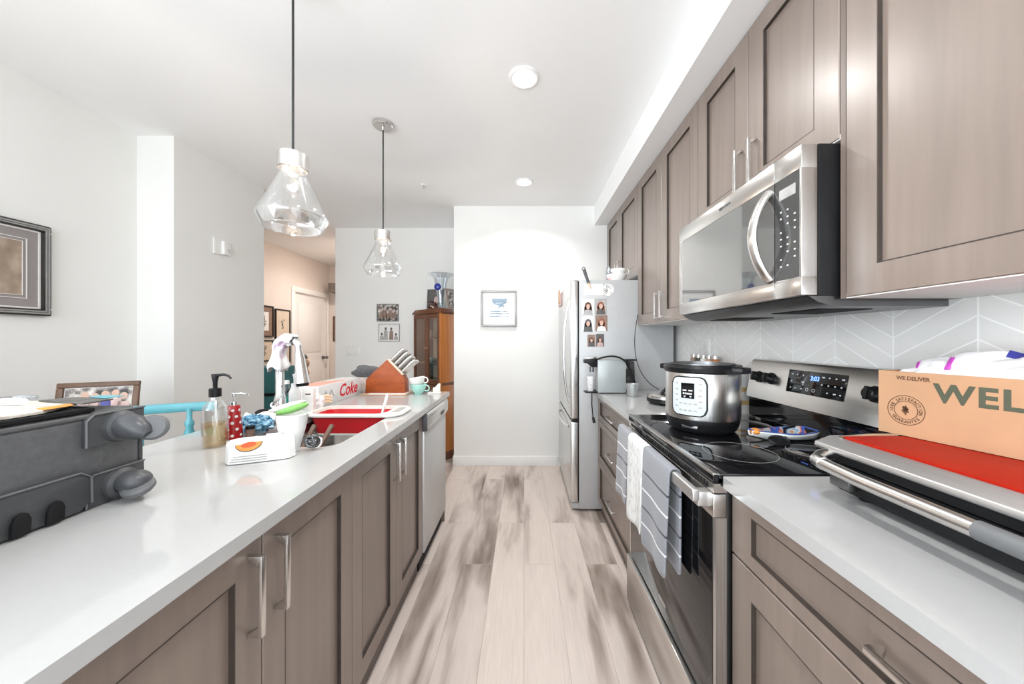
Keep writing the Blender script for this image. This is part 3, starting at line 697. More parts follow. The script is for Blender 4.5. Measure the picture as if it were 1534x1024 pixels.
# backguard, leaning back
bg_ = MB().prism([(1.086, 1.013), (1.117, 1.180), (1.124, 1.189), (1.135, 1.192), (1.156, 1.192), (1.156, 1.013)], Y0, Y1, 'y').build('backguard', 'steel', rg)
MB().box(1.102, 1.156, Y0, Y1, 0.9195, 1.0128).build('splash_panel', 'black_glass', rg)
up = Vector((0.031, 0, 0.167)).normalized()
face = frame((1.086, 1.319, 1.013), (0, -1, 0), up)          # x towards the camera end, y up, z out of the face
dp = MB().box(-0.134, 0.130, 0.058, 0.150, -0.001, 0.0018, 0.0008, mtx=face).build('control_display', 'black_glass', bg_)
MB().text('3:03', 0.024, face @ Matrix.Translation((-0.022, 0.116, 0.0021)), bold=0.0004).build('clock_digits', 'blue_led', bg_)
for x in (-0.115, -0.09, -0.06, 0.03, 0.058, 0.085, 0.11):
    for y in (0.075, 0.102, 0.130):
        if random.random() < 0.78: MB().box(x, x+random.choice((0.006, 0.011)), y, y+0.0042, 0.0018, 0.0022, mtx=face).build('button', 'print', bg_, smooth=0)
for x in (-0.03, 0.0): MB().torus((0, 0, 0), 0.006, 0.0008, 12, 4, face @ Matrix.Translation((x, 0.078, 0.002))).build('button', 'print', bg_)
for y in (1.628, 1.548, 1.088, 1.008):
    km = face @ Matrix.Translation((1.319-y, 0.100, 0))
    kn = MB().lathe([(0, 0), (0.026, 0), (0.026, 0.006), (0.021, 0.009), (0.020, 0.030), (0.017, 0.033), (0, 0.033)], 28, km)
    kn.box(-0.006, 0.006, -0.021, 0.021, 0.02, 0.038, 0.002, mtx=km)
    kn.build('knob', 'black', rg)

# ================================================================ microwave
mw = thing('microwave', 'stainless over-the-range microwave with curved handle', 'microwave', (0.95, 1.319, 1.39))
MB().box(0.802, 1.156, 0.945, 1.694, 1.402, 1.818, 0.003).build('case', 'black', mw)
def bezel(x0, x1, y0, y1, z0, z1, a, b, c, d_, bev=0.003):
    m = MB()
    m.box(x0, x1, y0, y1, z0, c, bev).box(x0, x1, y0, y1, d_, z1, bev)
    if a - y0 > 0.003: m.box(x0, x1, y0, a, c-0.003, d_+0.003, bev)
    if y1 - b > 0.003: m.box(x0, x1, b, y1, c-0.003, d_+0.003, bev)
    return m
GZ0, GZ1 = 1.457, 1.752
dr = bezel(0.756, 0.801, 1.050, 1.693, 1.404, 1.817, 1.050, 1.664, GZ0, GZ1).build('door', 'steel', mw)
MB().box(0.7575, 0.800, 1.0505, 1.664, GZ0, GZ1).build('window_glass', 'mirror_glass', dr)
pts = [(0.758-0.052*math.sin(PI*t)**0.8, 1.075, 1.735-0.27*t) for t in [k/20 for k in range(21)]]
MB().tube(pts, 0.012, 14, flat=(0.018, 0.011)).build('handle', 'nickel', dr)
lo_ = MB().disc((0, 0, 0), 0.010, 0.006, 0.0006, frame((0.7555, 1.335, 1.785), (0, -1, 0), (0, 0, 1)))
for i in range(6): lo_.box(0.7552, 0.7560, 1.318-i*0.009, 1.324-i*0.009, 1.782, 1.788+0.002*(i % 2))
lo_.build('badge', 'grey_plastic', dr)
cpn = bezel(0.756, 0.801, 0.946, 1.0475, 1.404, 1.817, 0.955, 1.0475, GZ0, GZ1).build('control_panel', 'steel', mw)
MB().box(0.7575, 0.800, 0.955, 1.047, GZ0, GZ1).build('touch_glass', 'panel_glass', cpn)
bt = MB()
for r_ in range(9):
    for c_ in range(3):
        if (r_*7+c_*5) % 4: bt.box(0.7568, 0.7573, 0.968+c_*0.026, 0.974+c_*0.026, 1.495+r_*0.020, 1.499+r_*0.020)
bt.build('button', 'print', cpn)
MB().box(0.7568, 0.7573, 0.968, 1.030, 1.692, 1.722).build('clock_window', 'photo_grey', cpn)
MB().prism([(0.775, 1.402), (1.156, 1.402), (1.156, 1.374), (0.84, 1.374), (0.80, 1.386)], 0.945, 1.694, 'y').build('underside', 'steel_dark', mw)
for y in (1.02, 1.42):
    gr = MB()
    for i in range(16): gr.box(0.86, 1.02, y+i*0.012, y+0.006+i*0.012, 1.3715, 1.3742)
    gr.box(0.86, 1.02, y-0.004, y, 1.3715, 1.3742).box(0.86, 0.866, y, y+0.186, 1.3715, 1.3742)
    gr.build('vent_grille', 'black_matt', mw)

# ================================================================ fridge
fr = thing('refrigerator', 'tall grey and stainless refrigerator with bottom freezer', 'refrigerator', (0.75, 3.04, 0))
MB().box(0.412, 1.12, 2.597, 3.49, 0.02, 1.734, 0.004).build('case', 'fridge_side', fr)
for nm, z0, z1 in (('door', 0.694, 1.736), ('freezer_drawer', 0.066, 0.670)):
    dd = MB().box(0.350, 0.407, 2.599, 3.488, z0, z1, 0.008, 3).build(nm, 'fridge_door', fr)
    if nm == 'door':
        pts = bez((0.352, 2.70, 1.60), (0.30, 2.70, 1.45), (0.285, 2.70, 1.0), (0.352, 2.70, 0.80), 18)
        MB().tube(pts, 0.010, 12).build('handle', 'chrome', dd)
    else:
        pts = bez((0.352, 2.72, 0.61), (0.30, 2.80, 0.62), (0.30, 3.28, 0.62), (0.352, 3.36, 0.61), 18)
        MB().tube(pts, 0.010, 12).build('handle', 'chrome', dd)
MB().box(0.407, 0.412, 2.60, 3.48, 0.08, 1.725).build('gasket', 'black_matt', fr)
MB().box(0.36, 0.412, 2.61, 3.48, 0.02, 0.060).build('toe_grille', 'fridge_side', fr)
MB().box(0.362, 0.412, 2.601, 3.486, 0.672, 0.692, 0.002).build('dark_gap_strip', 'black', fr)  # black strip put in to darken the gap between door and freezer
# cards stuck to the side of the fridge (its near side faces the camera)
FY = 2.597
def at_side(px, py): return ((px-785)/520*FY, 1.28-(py-510)/520*FY)
def portrait(x0, x1, y0, y1, back, hair, shirt, label):
    a = at_side(x0, y1); b = at_side(x1, y0)
    w, h = b[0]-a[0], b[1]-a[1]
    t = thing('photo_print', label, 'photo', (a[0]+w/2, FY, a[1]+h/2), group='portrait prints on the fridge side')
    MB().box(-w/2, w/2, -0.0012, 0, -h/2, h/2).build('print_paper', back, t, True)
    f = frame((0, -0.0012, 0), (1, 0, 0), (0, 0, 1))
    s_ = w
    MB().disc((0, 0.05*s_, 0), 0.28*s_, 0.36*s_, 0.0003, f).prism([(-0.30*s_, 0.05*s_), (-0.36*s_, -0.42*s_), (0.36*s_, -0.42*s_), (0.30*s_, 0.05*s_)], 0, 0.0003, 'z', mtx=f).build('hair', hair, t, True)
    MB().prism([(-0.40*s_, -h/2+0.001), (-0.30*s_, -0.30*s_), (0, -0.20*s_), (0.30*s_, -0.30*s_), (0.40*s_, -h/2+0.001)], 0.0003, 0.0006, 'z', mtx=f).build('shirt', shirt, t, True)
    MB().disc((0, 0.02*s_, 0.0006), 0.155*s_, 0.22*s_, 0.0003, f).build('face', 'skin', t, True)
portrait(872, 890, 448, 471, 'photo_white', 'hair', 'photo_grey', 'topmost left portrait print, mauve hair on white, on fridge side')
portrait(891, 909, 447, 471, 'photo_grey', 'hair_red', 'photo_dark', 'topmost right portrait print, reddish hair on grey, on fridge side')
portrait(872, 890, 473, 497, 'photo_white', 'hair_grey', 'photo_dark', 'middle left portrait print, dark hair on white, on fridge side')
portrait(892, 910, 472, 496, 'photo_brown', 'hair_red', 'photo_white', 'middle right portrait print, auburn hair and white top, on fridge side')
portrait(880, 892, 501, 519, 'photo_brown', 'hair', 'photo_dark', 'small bottom left portrait print with dark clothes, on fridge side')
portrait(893, 905, 500, 519, 'photo_dark', 'hair', 'photo_pink', 'small bottom right portrait print with pink top, on fridge side')
a, b = at_side(875, 442), at_side(903, 425)
tag(MB().box(a[0], b[0], FY-0.001, FY, a[1], b[1]).build('note_card', 'paper'), 'blank white card under the pen on the fridge side', 'note')
a = at_side(911, 434)
t = thing('round_magnet', 'round white magnet with grey scribbles beside the blank card', 'magnet', (a[0], FY, a[1]))
f = frame((0, 0, 0), (1, 0, 0), (0, 0, 1))
MB().disc((0, 0, 0), 0.043, 0.045, 0.003, f).build('disc', 'paper', t, True)
sc = MB()
for i in range(9): sc.torus((0, 0, 0), random.uniform(0.006, 0.012), 0.0012, 12, 4, f @ Matrix.Translation((random.uniform(-0.028, 0.024), random.uniform(-0.03, 0.03), 0.0033)))
sc.build('scribble', 'photo_dark', t, True)
a, b = at_side(874, 404), at_side(884, 432)
t = thing('magnet_clip_pen', 'dark grey pen clipped at the top corner of the fridge side', 'pen', (a[0], FY-0.012, a[1]))
dx, dz = b[0]-a[0], b[1]-a[1]
MB().tube([(0, 0, 0), (dx*0.08, 0, dz*0.05), (dx*0.72, 0, dz*0.72)], [0.010, 0.013, 0.010], 12).build('barrel', 'grey_plastic', t, True)
MB().tube([(dx*0.72, 0, dz*0.72), (dx, 0, dz)], [0.008, 0.006], 12).build('tip', 'peach', t, True)
MB().torus((0, 0, 0.004), 0.012, 0.003, 16, 6, Matrix.Rotation(PI/2, 4, 'X')).build('loop', 'steel_dark', t, True)
t = thing('note_paper', 'pinkish papers pinned to the front of the refrigerator door', 'note', (0.349, 3.33, 1.67))
MB().box(-0.008, 0, -0.12, 0.12, -0.06, 0.05).build('sheet', 'photo_pink', t, True)
MB().box(-0.016, -0.008, -0.06, 0.06, -0.03, 0.09).build('flyer', 'tan', t, True)
# on top of the fridge
t = thing('bowl', 'white bowl standing on the refrigerator top', 'bowl', (0.72, 2.70, 1.736))
MB().lathe([(0, 0), (0.045, 0), (0.075, 0.035), (0.078, 0.055), (0.074, 0.055), (0.068, 0.034), (0, 0.008)], 28).build('bowl_body', 'white_gloss', t, True)
t = thing('dish', 'white gravy dish stacked in the bowl on the refrigerator top', 'dish', (0.735, 2.70, 1.792))
MB().lathe([(0, 0), (0.035, 0), (0.060, 0.025), (0.062, 0.042), (0.058, 0.042), (0.035, 0.008), (0, 0.006)], 24).build('dish_body', 'white_gloss', t, True)
MB().torus((0.062, 0, 0.025), 0.018, 0.004, 20, 6, Matrix.Rotation(PI/2, 4, 'X')).build('handle', 'white_gloss', t, True)
t = thing('glass_jar', 'clear glass jar on the refrigerator top beside the bowl', 'jar', (0.70, 2.86, 1.736))
MB().lathe([(0, 0.001), (0.03, 0.001), (0.032, 0.01), (0.032, 0.12), (0.026, 0.13), (0.026, 0.15), (0.024, 0.15), (0.024, 0.13), (0.029, 0.118), (0.029, 0.01), (0, 0.006)], 24).build('jar_body', 'vase_glass', t, True)
tag(MB().box(0.60, 0.67, 2.66, 2.76, 1.736, 1.743, 0.002).build('napkin', 'coke_red'), 'folded red cloth lying on the refrigerator top', 'napkin')

# ================================================================ sink, faucet
sk = thing('sink', 'stainless undermount sink set into the island', 'sink', (-0.845, 1.54, 0.70))
b = bmesh.new(); loops = []
for off, z, r in ((-0.004, 0.8835, 0.062), (0.0, 0.8835, 0.06), (0.006, 0.72, 0.06), (0.03, 0.700, 0.05)):
    loops.append([b.verts.new((x, y, z)) for x, y in rrect(SX0-0.002+off, SX1+0.002-off, SY0-0.002+off, SY1+0.002-off, r)])
for p, q in zip(loops, loops[1:]):
    for i in range(len(p)): b.faces.new((p[i], p[(i+1) % len(p)], q[(i+1) % len(p)], q[i]))
b.faces.new(loops[-1]); m_ = MB(); m_._merge(b)
m_.build('basin', 'steel', sk, solid=0.002, offset=-1)
MB().lathe([(0, 0.7005), (0.02, 0.7005), (0.042, 0.7025), (0.044, 0.7015)], 28, Matrix.Translation((-0.845, 1.45, 0))).build('drain', 'chrome', sk)
fc = thing('faucet', 'chrome gooseneck faucet behind the sink', 'faucet', (-1.125, 1.60, 0.914))
MB().lathe([(0, 0), (0.030, 0), (0.030, 0.006), (0.024, 0.014), (0.023, 0.10), (0.0175, 0.12), (0.0175, 0.25), (0, 0.25)], 28).build('column', 'chrome', fc, True)
pts = [(0, 0, 0.24), (0, 0, 0.30)] + [(0.047-0.047*math.cos(a), -0.01*math.sin(a/2), 0.325+0.047*math.sin(a)) for a in [PI*k/14 for k in range(0, 14)]] + [(0.097, -0.015, 0.30)]
MB().tube(pts, 0.0145, 14).build('spout', 'chrome', fc, True)
MB().tube([(0.096, -0.014, 0.315), (0.103, -0.016, 0.28), (0.114, -0.020, 0.20), (0.118, -0.022, 0.172)], [0.017, 0.021, 0.028, 0.032], 18).build('spray_head', 'chrome', fc, True)
MB().tube([(0.118, -0.022, 0.172), (0.119, -0.022, 0.160)], [0.026, 0.024], 18).build('nozzle', 'black', fc, True)
MB().cyl((0, -0.02, 0.075), (0, -0.045, 0.078), 0.013, seg=14).tube([(0, -0.04, 0.078), (0.02, -0.055, 0.10), (0.05, -0.062, 0.125)], [0.008, 0.007, 0.006], 10).build('lever', 'chrome', fc, True)
# towel bunched over the faucet arc, its end hanging down the column
b = bmesh.new()
path = [(-0.002, 0.235+0.018*k) for k in range(5)] + [(0.047-0.047*math.cos(a), 0.325+0.047*math.sin(a)) for a in [PI*0.66*k/9 for k in range(10)]]
rings = []
for i, (x, z) in enumerate(path):
    j0, j1 = max(i-1, 0), min(i+1, len(path)-1)
    tx, tz = path[j1][0]-path[j0][0], path[j1][1]-path[j0][1]; l = math.hypot(tx, tz); nx_, nz_ = tz/l, -tx/l
    ring = []
    for k in range(28):
        a = 2*PI*k/28
        r = 0.0255 + 0.004*math.sin(5*a+i*0.35) + 0.003*math.sin(9*a-i*0.8) + 0.003*math.sin(i*1.2) + (0.011 if i < 2 else 0.0) + (0.004 if i == 2 else 0)
        zz = z + (0.013*math.sin(3*a) if i == 0 else 0)
        ring.append(b.verts.new((x - nx_*r*math.cos(a)*1.0, r*math.sin(a)*1.35 - 0.004, zz - nz_*r*math.cos(a))))
    rings.append(ring)
for p, q in zip(rings, rings[1:]):
    for k in range(28): b.faces.new((p[k], p[(k+1) % 28], q[(k+1) % 28], q[k]))
bmesh.ops.recalc_face_normals(b, faces=b.faces)
bmesh.ops.transform(b, matrix=Matrix.Translation((-1.125, 1.60, 0.914)), verts=b.verts)
c_ = MB(); c_._merge(b)
tag(c_.build('dish_towel', 'towel_cloth', solid=0.005, sub=1, offset=-1), 'white, pink and green dish towel draped over the faucet', 'towel')

# ---------------- dish tub over the sink
tb = thing('dish_tub', 'red collapsible dish tub with cream rim across the sink', 'dish tub', (-0.83, 1.755, 0.83))
def ringloop(b, x0, x1, y0, y1, r, z): return [b.verts.new((x, y, z)) for x, y in rrect(x0, x1, y0, y1, r)]
b = bmesh.new()
L = [ringloop(b, -1.035, -0.665, 1.655, 1.860, 0.05, 0.918), ringloop(b, -1.018, -0.682, 1.668, 1.847, 0.045, 0.835), ringloop(b, -1.014, -0.686, 1.672, 1.843, 0.045, 0.835), ringloop(b, -1.030, -0.670, 1.660, 1.855, 0.05, 0.918)]
for p, q in zip(L, L[1:]):
    for i in range(len(p)): b.faces.new((p[i], p[(i+1) % len(p)], q[(i+1) % len(p)], q[i]))
m_ = MB(); m_._merge(b); m_.build('silicone_wall', 'red', tb)
m_ = MB().prism(rrect(-1.018, -0.682, 1.668, 1.847, 0.045), 0.826, 0.836); m_.build('tub_base', 'cream', tb)
m_ = MB().prism(rrect(-1.014, -0.686, 1.672, 1.843, 0.045), 0.8361, 0.8375); m_.build('tub_floor', 'red', tb)
b = bmesh.new()
L = [ringloop(b, -1.06, -0.592, 1.638, 1.877, 0.075, 0.9165), ringloop(b, -1.062, -0.590, 1.636, 1.879, 0.075, 0.924), ringloop(b, -1.058, -0.594, 1.640, 1.875, 0.075, 0.931), ringloop(b, -1.035, -0.672, 1.660, 1.855, 0.05, 0.931), ringloop(b, -1.032, -0.675, 1.662, 1.853, 0.05, 0.9165)]
for p, q in zip(L, L[1:] + L[:1]):
    for i in range(len(p)): b.faces.new((p[i], p[(i+1) % len(p)], q[(i+1) % len(p)], q[i]))
bmesh.ops.recalc_face_normals(b, faces=b.faces)
m_ = MB(); m_._merge(b); m_.build('rim', 'cream', tb)
MB().prism(rrect(-0.650, -0.615, 1.69, 1.825, 0.016), 0.931, 0.9325).build('grip_recess', 'photo_grey', tb)
t = thing('ladle', 'white ladle leaning up in the red dish tub', 'ladle', (-0.735, 1.765, 0.845))
MB().tube([(0.0, 0, 0.01), (0.012, 0.0, 0.06), (0.032, 0.012, 0.145), (0.036, 0.014, 0.165)], [0.007, 0.006, 0.008, 0.005], 10).build('shaft', 'white', t, True)
MB().lathe([(0, 0), (0.022, 0.006), (0.034, 0.024), (0.036, 0.040), (0.033, 0.040), (0.020, 0.010), (0, 0.004)], 22, Matrix.Translation((-0.02, 0, -0.004)) @ Matrix.Rotation(R(20), 4, 'Y')).build('bowl', 'white', t, True)
for i, (p, q, lb) in enumerate((((-0.865, 1.235, 0.745), (-0.845, 1.40, 0.938), 'brown-handled utensil standing in the near sink, left of its pair'),
                                 ((-0.82, 1.245, 0.745), (-0.785, 1.42, 0.934), 'brown-handled utensil in the near sink, right of its pair'))):
    t = thing('spatula', lb, 'utensil', p, group='utensils in the sink')
    d_ = Vector(q) - Vector(p)
    MB().tube([d_*0.45, d_*0.5, d_], [0.006, 0.009, 0.010], 12, flat=None).build('handle', 'brown_handle', t, True)
    MB().tube([d_*0.0, d_*0.2, d_*0.48], [0.016, 0.014, 0.006], 10).build('blade', 'steel', t, True)
t = thing('pot_scrubber', 'wiry steel scrubber on the worktop at the near corner of the sink', 'scrubber', (-0.712, 1.166, 0.9425))
sc = MB()
for i in range(26):
    sc.torus((0, 0, 0), random.uniform(0.012, 0.023), 0.0022, 18, 5, Euler((random.uniform(0, 6), random.uniform(0, 6), 0)).to_matrix().to_4x4())
sc.build('wire_coil', 'steel_dark', t, True)
MB().torus((0.012, 0.004, -0.006), 0.018, 0.0035, 24, 6, Matrix.Rotation(R(60), 4, 'X')).build('clip_ring', 'nickel', t, True)
# ================================================================ on the island
CT = 0.914
# ---- suitcase lying on its side, wheels towards the aisle
sc_ = thing('suitcase', 'charcoal wheeled suitcase lying on the island worktop', 'suitcase', (-1.25, 0.55, CT))
MB().box(-1.58, -0.95, 0.20, 0.868, CT+0.004, 1.122, 0.022, 4).build('shell', 'suit', sc_)
pp = MB().tube([(-0.952, 0.21, 1.112), (-0.952, 0.86, 1.112)], 0.004, 8).tube([(-0.953, 0.862, 0.925), (-0.953, 0.862, 1.105)], 0.004, 8).tube([(-0.952, 0.21, 0.921), (-0.952, 0.86, 0.921)], 0.004, 8)
pp.build('piping', 'suit_trim', sc_)
gd = MB().prism([(0.22, 0.918), (0.735, 0.918), (0.752, 0.935), (0.752, 0.985), (0.735, 1.000), (0.22, 1.000)], -0.955, -0.936, 'x', 0.004)
g_ = gd.build('skid_plate', 'suit_trim', sc_)
MB().tube([(-0.9355, 0.22, 1.000), (-0.9355, 0.733, 1.000), (-0.9355, 0.751, 0.986), (-0.9355, 0.752, 0.930)], 0.0022, 8).build('plate_highlight', 'rubber', g_)  # lighter tube imitating the highlight line along the plate's edge
for y in (0.45, 0.498, 0.546, 0.594, 0.642, 0.690):
    MB().prism([(y-0.013, 0.9185), (y+0.013, 0.9185), (y+0.014, 0.945), (y+0.010, 0.957), (y+0.002, 0.961), (y-0.007, 0.956), (y-0.012, 0.942)], -0.9365, -0.928, 'x', 0.003).build('rib', 'black_matt', g_)
def caster(y, z, s, low):
    h = MB().prism([(y-s*0.050, z-0.036), (y+s*0.066, z-0.036), (y+s*0.066, z+0.036), (y-s*0.036, z+0.036), (y-s*0.050, z+0.022)], -0.953, -0.940, 'x', 0.004)
    h.lathe([(0.037, 0), (0.034, 0.012), (0.026, 0.018), (0, 0.018)], 24, frame((-0.942, y+s*0.012, z), (0, 1, 0), (0, 0, 1)))
    h.build('corner_guard', 'suit_trim', sc_)
    MB().tube([(-0.939, y-s*0.050, z-0.034), (-0.939, y-s*0.050, z+0.022), (-0.939, y-s*0.036, z+0.035), (-0.939, y+s*0.064, z+0.035)], 0.0022, 8).build('guard_highlight', 'rubber', sc_)  # paler tube standing in for the highlight on the guard's edge
    yy = y + s*0.010
    if low:
        f_ = MB().ball((-0.905, yy, z+0.004), 0.034, 0.030, 0.025, 20)
        c0, ax = Vector((-0.890, yy-0.004, z-0.008)), Vector((0.10, -0.42, 0.90))
    else:
        f_ = MB().tube([(-0.936, yy, z), (-0.922, yy, z+0.001), (-0.902, yy, z-0.004), (-0.884, yy, z-0.014), (-0.874, yy, z-0.022)], [0.024, 0.0285, 0.0275, 0.020, 0.011], 18)
        c0, ax = Vector((-0.878, yy+0.016, z-0.008)), Vector((0.45, -0.85, 0.25))
    f_.build('caster_fork', 'grey_plastic', sc_)
    m = Matrix.Translation(c0) @ ax.normalized().to_track_quat('Z', 'Y').to_matrix().to_4x4()
    MB().lathe([(0, -0.009), (0.016, -0.009), (0.025, -0.009), (0.029, -0.004), (0.029, 0.004), (0.025, 0.009), (0.020, 0.010), (0, 0.010)], 30, m).build('wheel', 'rubber', sc_)
caster(0.795, 0.951, 1, True); caster(0.795, 1.083, 1, False)
caster(0.275, 0.951, -1, True); caster(0.275, 1.083, -1, False)
MB().box(-1.35, -1.18, 0.865, 0.885, 1.00, 1.03, 0.006).build('carry_handle', 'suit_trim', sc_)
# ---- clutter on the suitcase
def slab(name, m, poly, z0, z1, lb, cat, bev=0.001):
    return tag(MB().prism(poly, z0, z1, 'z', bev).build(name, m), lb, cat)
slab('black_folder', 'black_matt', [(-0.955, 0.30), (-0.958, 0.775), (-1.25, 0.83), (-1.45, 0.72), (-1.45, 0.30)], 1.1225, 1.1315, 'flat black folder under the papers on the suitcase', 'folder')
slab('newspaper', 'news', [(-0.962, 0.40), (-0.970, 0.70), (-1.03, 0.80), (-1.32, 0.84), (-1.50, 0.60), (-1.42, 0.36)], 1.1325, 1.139, 'cream newspaper spread over the suitcase', 'newspaper')
slab('magazine', 'photo_dark', [(-0.968, 0.762), (-0.972, 0.822), (-1.09, 0.848), (-1.12, 0.800)], 1.1395, 1.143, 'dark grey magazine by the wheel corner of the suitcase', 'magazine')
slab('flyer', 'orange', [(-0.968, 0.700), (-0.975, 0.752), (-1.010, 0.772), (-1.005, 0.715)], 1.1395, 1.1408, 'small orange flyer tucked against the dark magazine', 'flyer')
slab('envelope', 'turq', [(-0.985, 0.818), (-0.985, 0.858), (-1.055, 0.862), (-1.045, 0.835)], 1.1435, 1.1455, 'turquoise envelope on the suitcase end behind the upper wheel', 'envelope')
slab('coaster', 'photo_brown', [(-1.03, 0.56), (-1.06, 0.63), (-1.15, 0.64), (-1.12, 0.56)], 1.1395, 1.141, 'brown printed card lying on the cream newspaper', 'card')
t = thing('marker_pen', 'white capped marker on top of the newspaper', 'marker', (-1.18, 0.745, 1.147), R(8))
MB().tube([(-0.08, 0, 0), (0.05, 0, 0)], 0.0075, 12).build('barrel', 'white', t, True)
MB().tube([(0.05, 0, 0), (0.09, 0, 0)], [0.0085, 0.0078], 12).build('cap', 'white_gloss', t, True)
# ---- clear soap bottle
def pump(t, z, m, L, s=1.0, coll=True):
    if coll: MB().lathe([(0, z), (0.019*s, z), (0.019*s, z+0.030*s), (0.016*s, z+0.032*s), (0, z+0.032*s)], 24).build('collar', m, t, True)
    MB().lathe([(0, z+0.03*s), (0.007*s, z+0.03*s), (0.0075*s, z+0.055*s), (0.012*s, z+0.082*s), (0.011*s, z+0.085*s), (0, z+0.085*s)], 20).tube([(0, 0, z+0.079*s), (L*0.55, 0, z+0.083*s), (L*0.85, 0, z+0.078*s), (L, 0, z+0.068*s)], [0.006*s, 0.0050*s, 0.0042*s, 0.0035*s], 10).build('pump_head', m, t, True)
t = thing('soap_bottle', 'clear soap bottle with black pump and amber soap', 'soap bottle', (-1.072, 1.205, CT))
o_ = [(0, 0.001), (0.034, 0.001), (0.037, 0.005), (0.037, 0.125), (0.033, 0.140), (0.020, 0.157), (0.016, 0.165), (0.016, 0.178)]
MB().lathe(o_ + [(r-0.0025, max(z, 0.005)) for r, z in o_[::-1]], 36).build('bottle', 'plastic_clear', t, True)
MB().lathe([(0, 0.006), (0.0335, 0.006), (0.0340, 0.010), (0.0340, 0.082), (0, 0.082)], 32).build('liquid', 'amber', t, True)
MB().tube([(0, 0, 0.17), (0.004, 0, 0.10), (0.014, 0, 0.02)], 0.003, 8).build('dip_tube', 'white', t, True)
pump(t, 0.172, 'black', 0.055, 0.92)
t = thing('soap_dispenser', 'red dispenser with white dots and chrome pump', 'soap dispenser', (-1.085, 1.298, CT))
MB().lathe([(0, 0), (0.024, 0), (0.027, 0.004), (0.026, 0.045), (0.021, 0.085), (0.020, 0.120), (0.017, 0.125), (0, 0.125)], 28).build('bottle', 'red_glaze', t, True)
dt = MB()
for i in range(5):
    for k in range(6):
        a = 2*PI*(k+0.5*(i % 2))/6; z = 0.016+0.023*i; r = 0.0265 if z < 0.05 else 0.0265-0.0062*min(1, (z-0.045)/0.045)
        dt.disc((0, 0, 0), 0.0052, 0.0052, 0.0008, frame((r*math.cos(a), r*math.sin(a), z), (-math.sin(a), math.cos(a), 0), (0, 0, 1)), 12)
dt.build('dot_pattern', 'photo_white', t, True)
pump(t, 0.118, 'chrome', 0.058, 0.62)
t = thing('spice_jar', 'little black-capped jar beside the red dispenser', 'jar', (-1.045, 1.325, CT))
MB().lathe([(0, 0), (0.014, 0), (0.015, 0.003), (0.015, 0.030), (0, 0.030)], 18).build('jar_body', 'photo_brown', t, True)
MB().lathe([(0, 0.030), (0.0155, 0.030), (0.0155, 0.042), (0, 0.042)], 18).build('lid', 'black', t, True)
sc = MB().ico((0, 0, 0.03), 0.072, 0.045, 0.032, 4, 0.5, 14, 2, zmin=0.0)
t = thing('scrubbing_cloth', 'blue looped scrubbing cloth heaped by the red dispenser', 'scrubbing cloth', (-1.085, 1.40, CT), R(-20))
sc.build('yarn', 'blue_yarn', t, True)
lp = MB()
for i in range(40):
    a, r = random.uniform(0, 2*PI), random.uniform(0.2, 0.95)
    lp.torus((0.068*r*math.cos(a), 0.043*r*math.sin(a), 0.032+0.028*math.sqrt(1-r*r)), 0.008, 0.003, 10, 5, Euler((random.uniform(0, 3), random.uniform(0, 3), 0)).to_matrix().to_4x4())
lp.build('loop', 'blue_yarn', t, True)
rows = [[(-1.20+0.02*j, 1.47+0.012*i, CT+0.004+0.05*math.sin(PI*i/6)+0.012*math.sin(j*1.1+i)) for j in range(8)] for i in range(7)]
tag(MB().sheet(rows).build('paper_towel', 'paper', solid=0.002, sub=1), 'crumpled white paper towel behind the blue cloth', 'paper towel')
t = thing('scrub_brush', 'black and white scrub brush behind the paper towel', 'brush', (-1.20, 1.60, CT), R(25))
MB().ball((0, 0, 0.036), 0.034, 0.020, 0.016).build('grip', 'black', t, True)
MB().box(-0.030, 0.030, -0.017, 0.017, 0.0, 0.026, 0.004).build('bristles', 'white', t, True)
# wipes / fruit pouch with a melon slice
t = thing('melon_pouch', 'white pouch with an orange melon slice printed on it', 'pouch', (-0.808, 1.068, CT), R(24))
b = bmesh.new(); nx, nz = 14, 8; W_, H_, D_ = 0.178, 0.072, 0.052
def pt(u, v, sgn):
    x = (u-0.5)*W_*(1-0.04*v); z = 0.002 + v*H_*(1-0.10*(2*u-1)**2*(1 if v > 0.5 else 0))
    d_ = D_/2*(max(0, 1-(2*u-1)**8)**0.5)*(max(0.0, 1-v**2.2)**0.5)
    return (x, sgn*d_ + 0.006*math.sin(u*9)*v, z)
for sgn in (-1, 1):
    g = [[b.verts.new(pt(i/nx, j/nz, sgn)) for i in range(nx+1)] for j in range(nz+1)]
    for j in range(nz):
        for i in range(nx): b.faces.new((g[j][i], g[j][i+1], g[j+1][i+1], g[j+1][i]))
bmesh.ops.remove_doubles(b, verts=b.verts, dist=0.0006); bmesh.ops.recalc_face_normals(b, faces=b.faces)
m_ = MB(); m_._merge(b); m_.build('pouch_body', 'white_gloss', t, True)
fm = frame((-0.024, -0.0270, 0.050), (1, 0.0, 0.10), (0, 0.10, 1)) @ Matrix.Diagonal((1.12, 1.12, 1, 1))
MB().prism([(0.030*math.cos(PI+PI*k/16)*1.0, 0.010+0.022*math.sin(PI+PI*k/16)) for k in range(17)], 0, 0.0016, 'z', mtx=fm).build('melon_rind', 'frame_brown', t, True)
MB().prism([(0.0285*math.cos(PI+PI*k/16)*1.0, 0.010+0.0195*math.sin(PI+PI*k/16)) for k in range(17)], 0.0016, 0.002, 'z', mtx=fm).build('melon_flesh', 'orange', t, True)
MB().disc((0, 0.006, 0.002), 0.017, 0.007, 0.0004, fm).build('melon_heart', 'melon_seed', t, True)
wr_ = MB()
for i in range(3): wr_.box(-0.070+0.004*i, 0.02, -0.0285, -0.0280, 0.008+0.007*i, 0.0105+0.007*i)
wr_.build('print_lines', 'photo_grey', t, True)
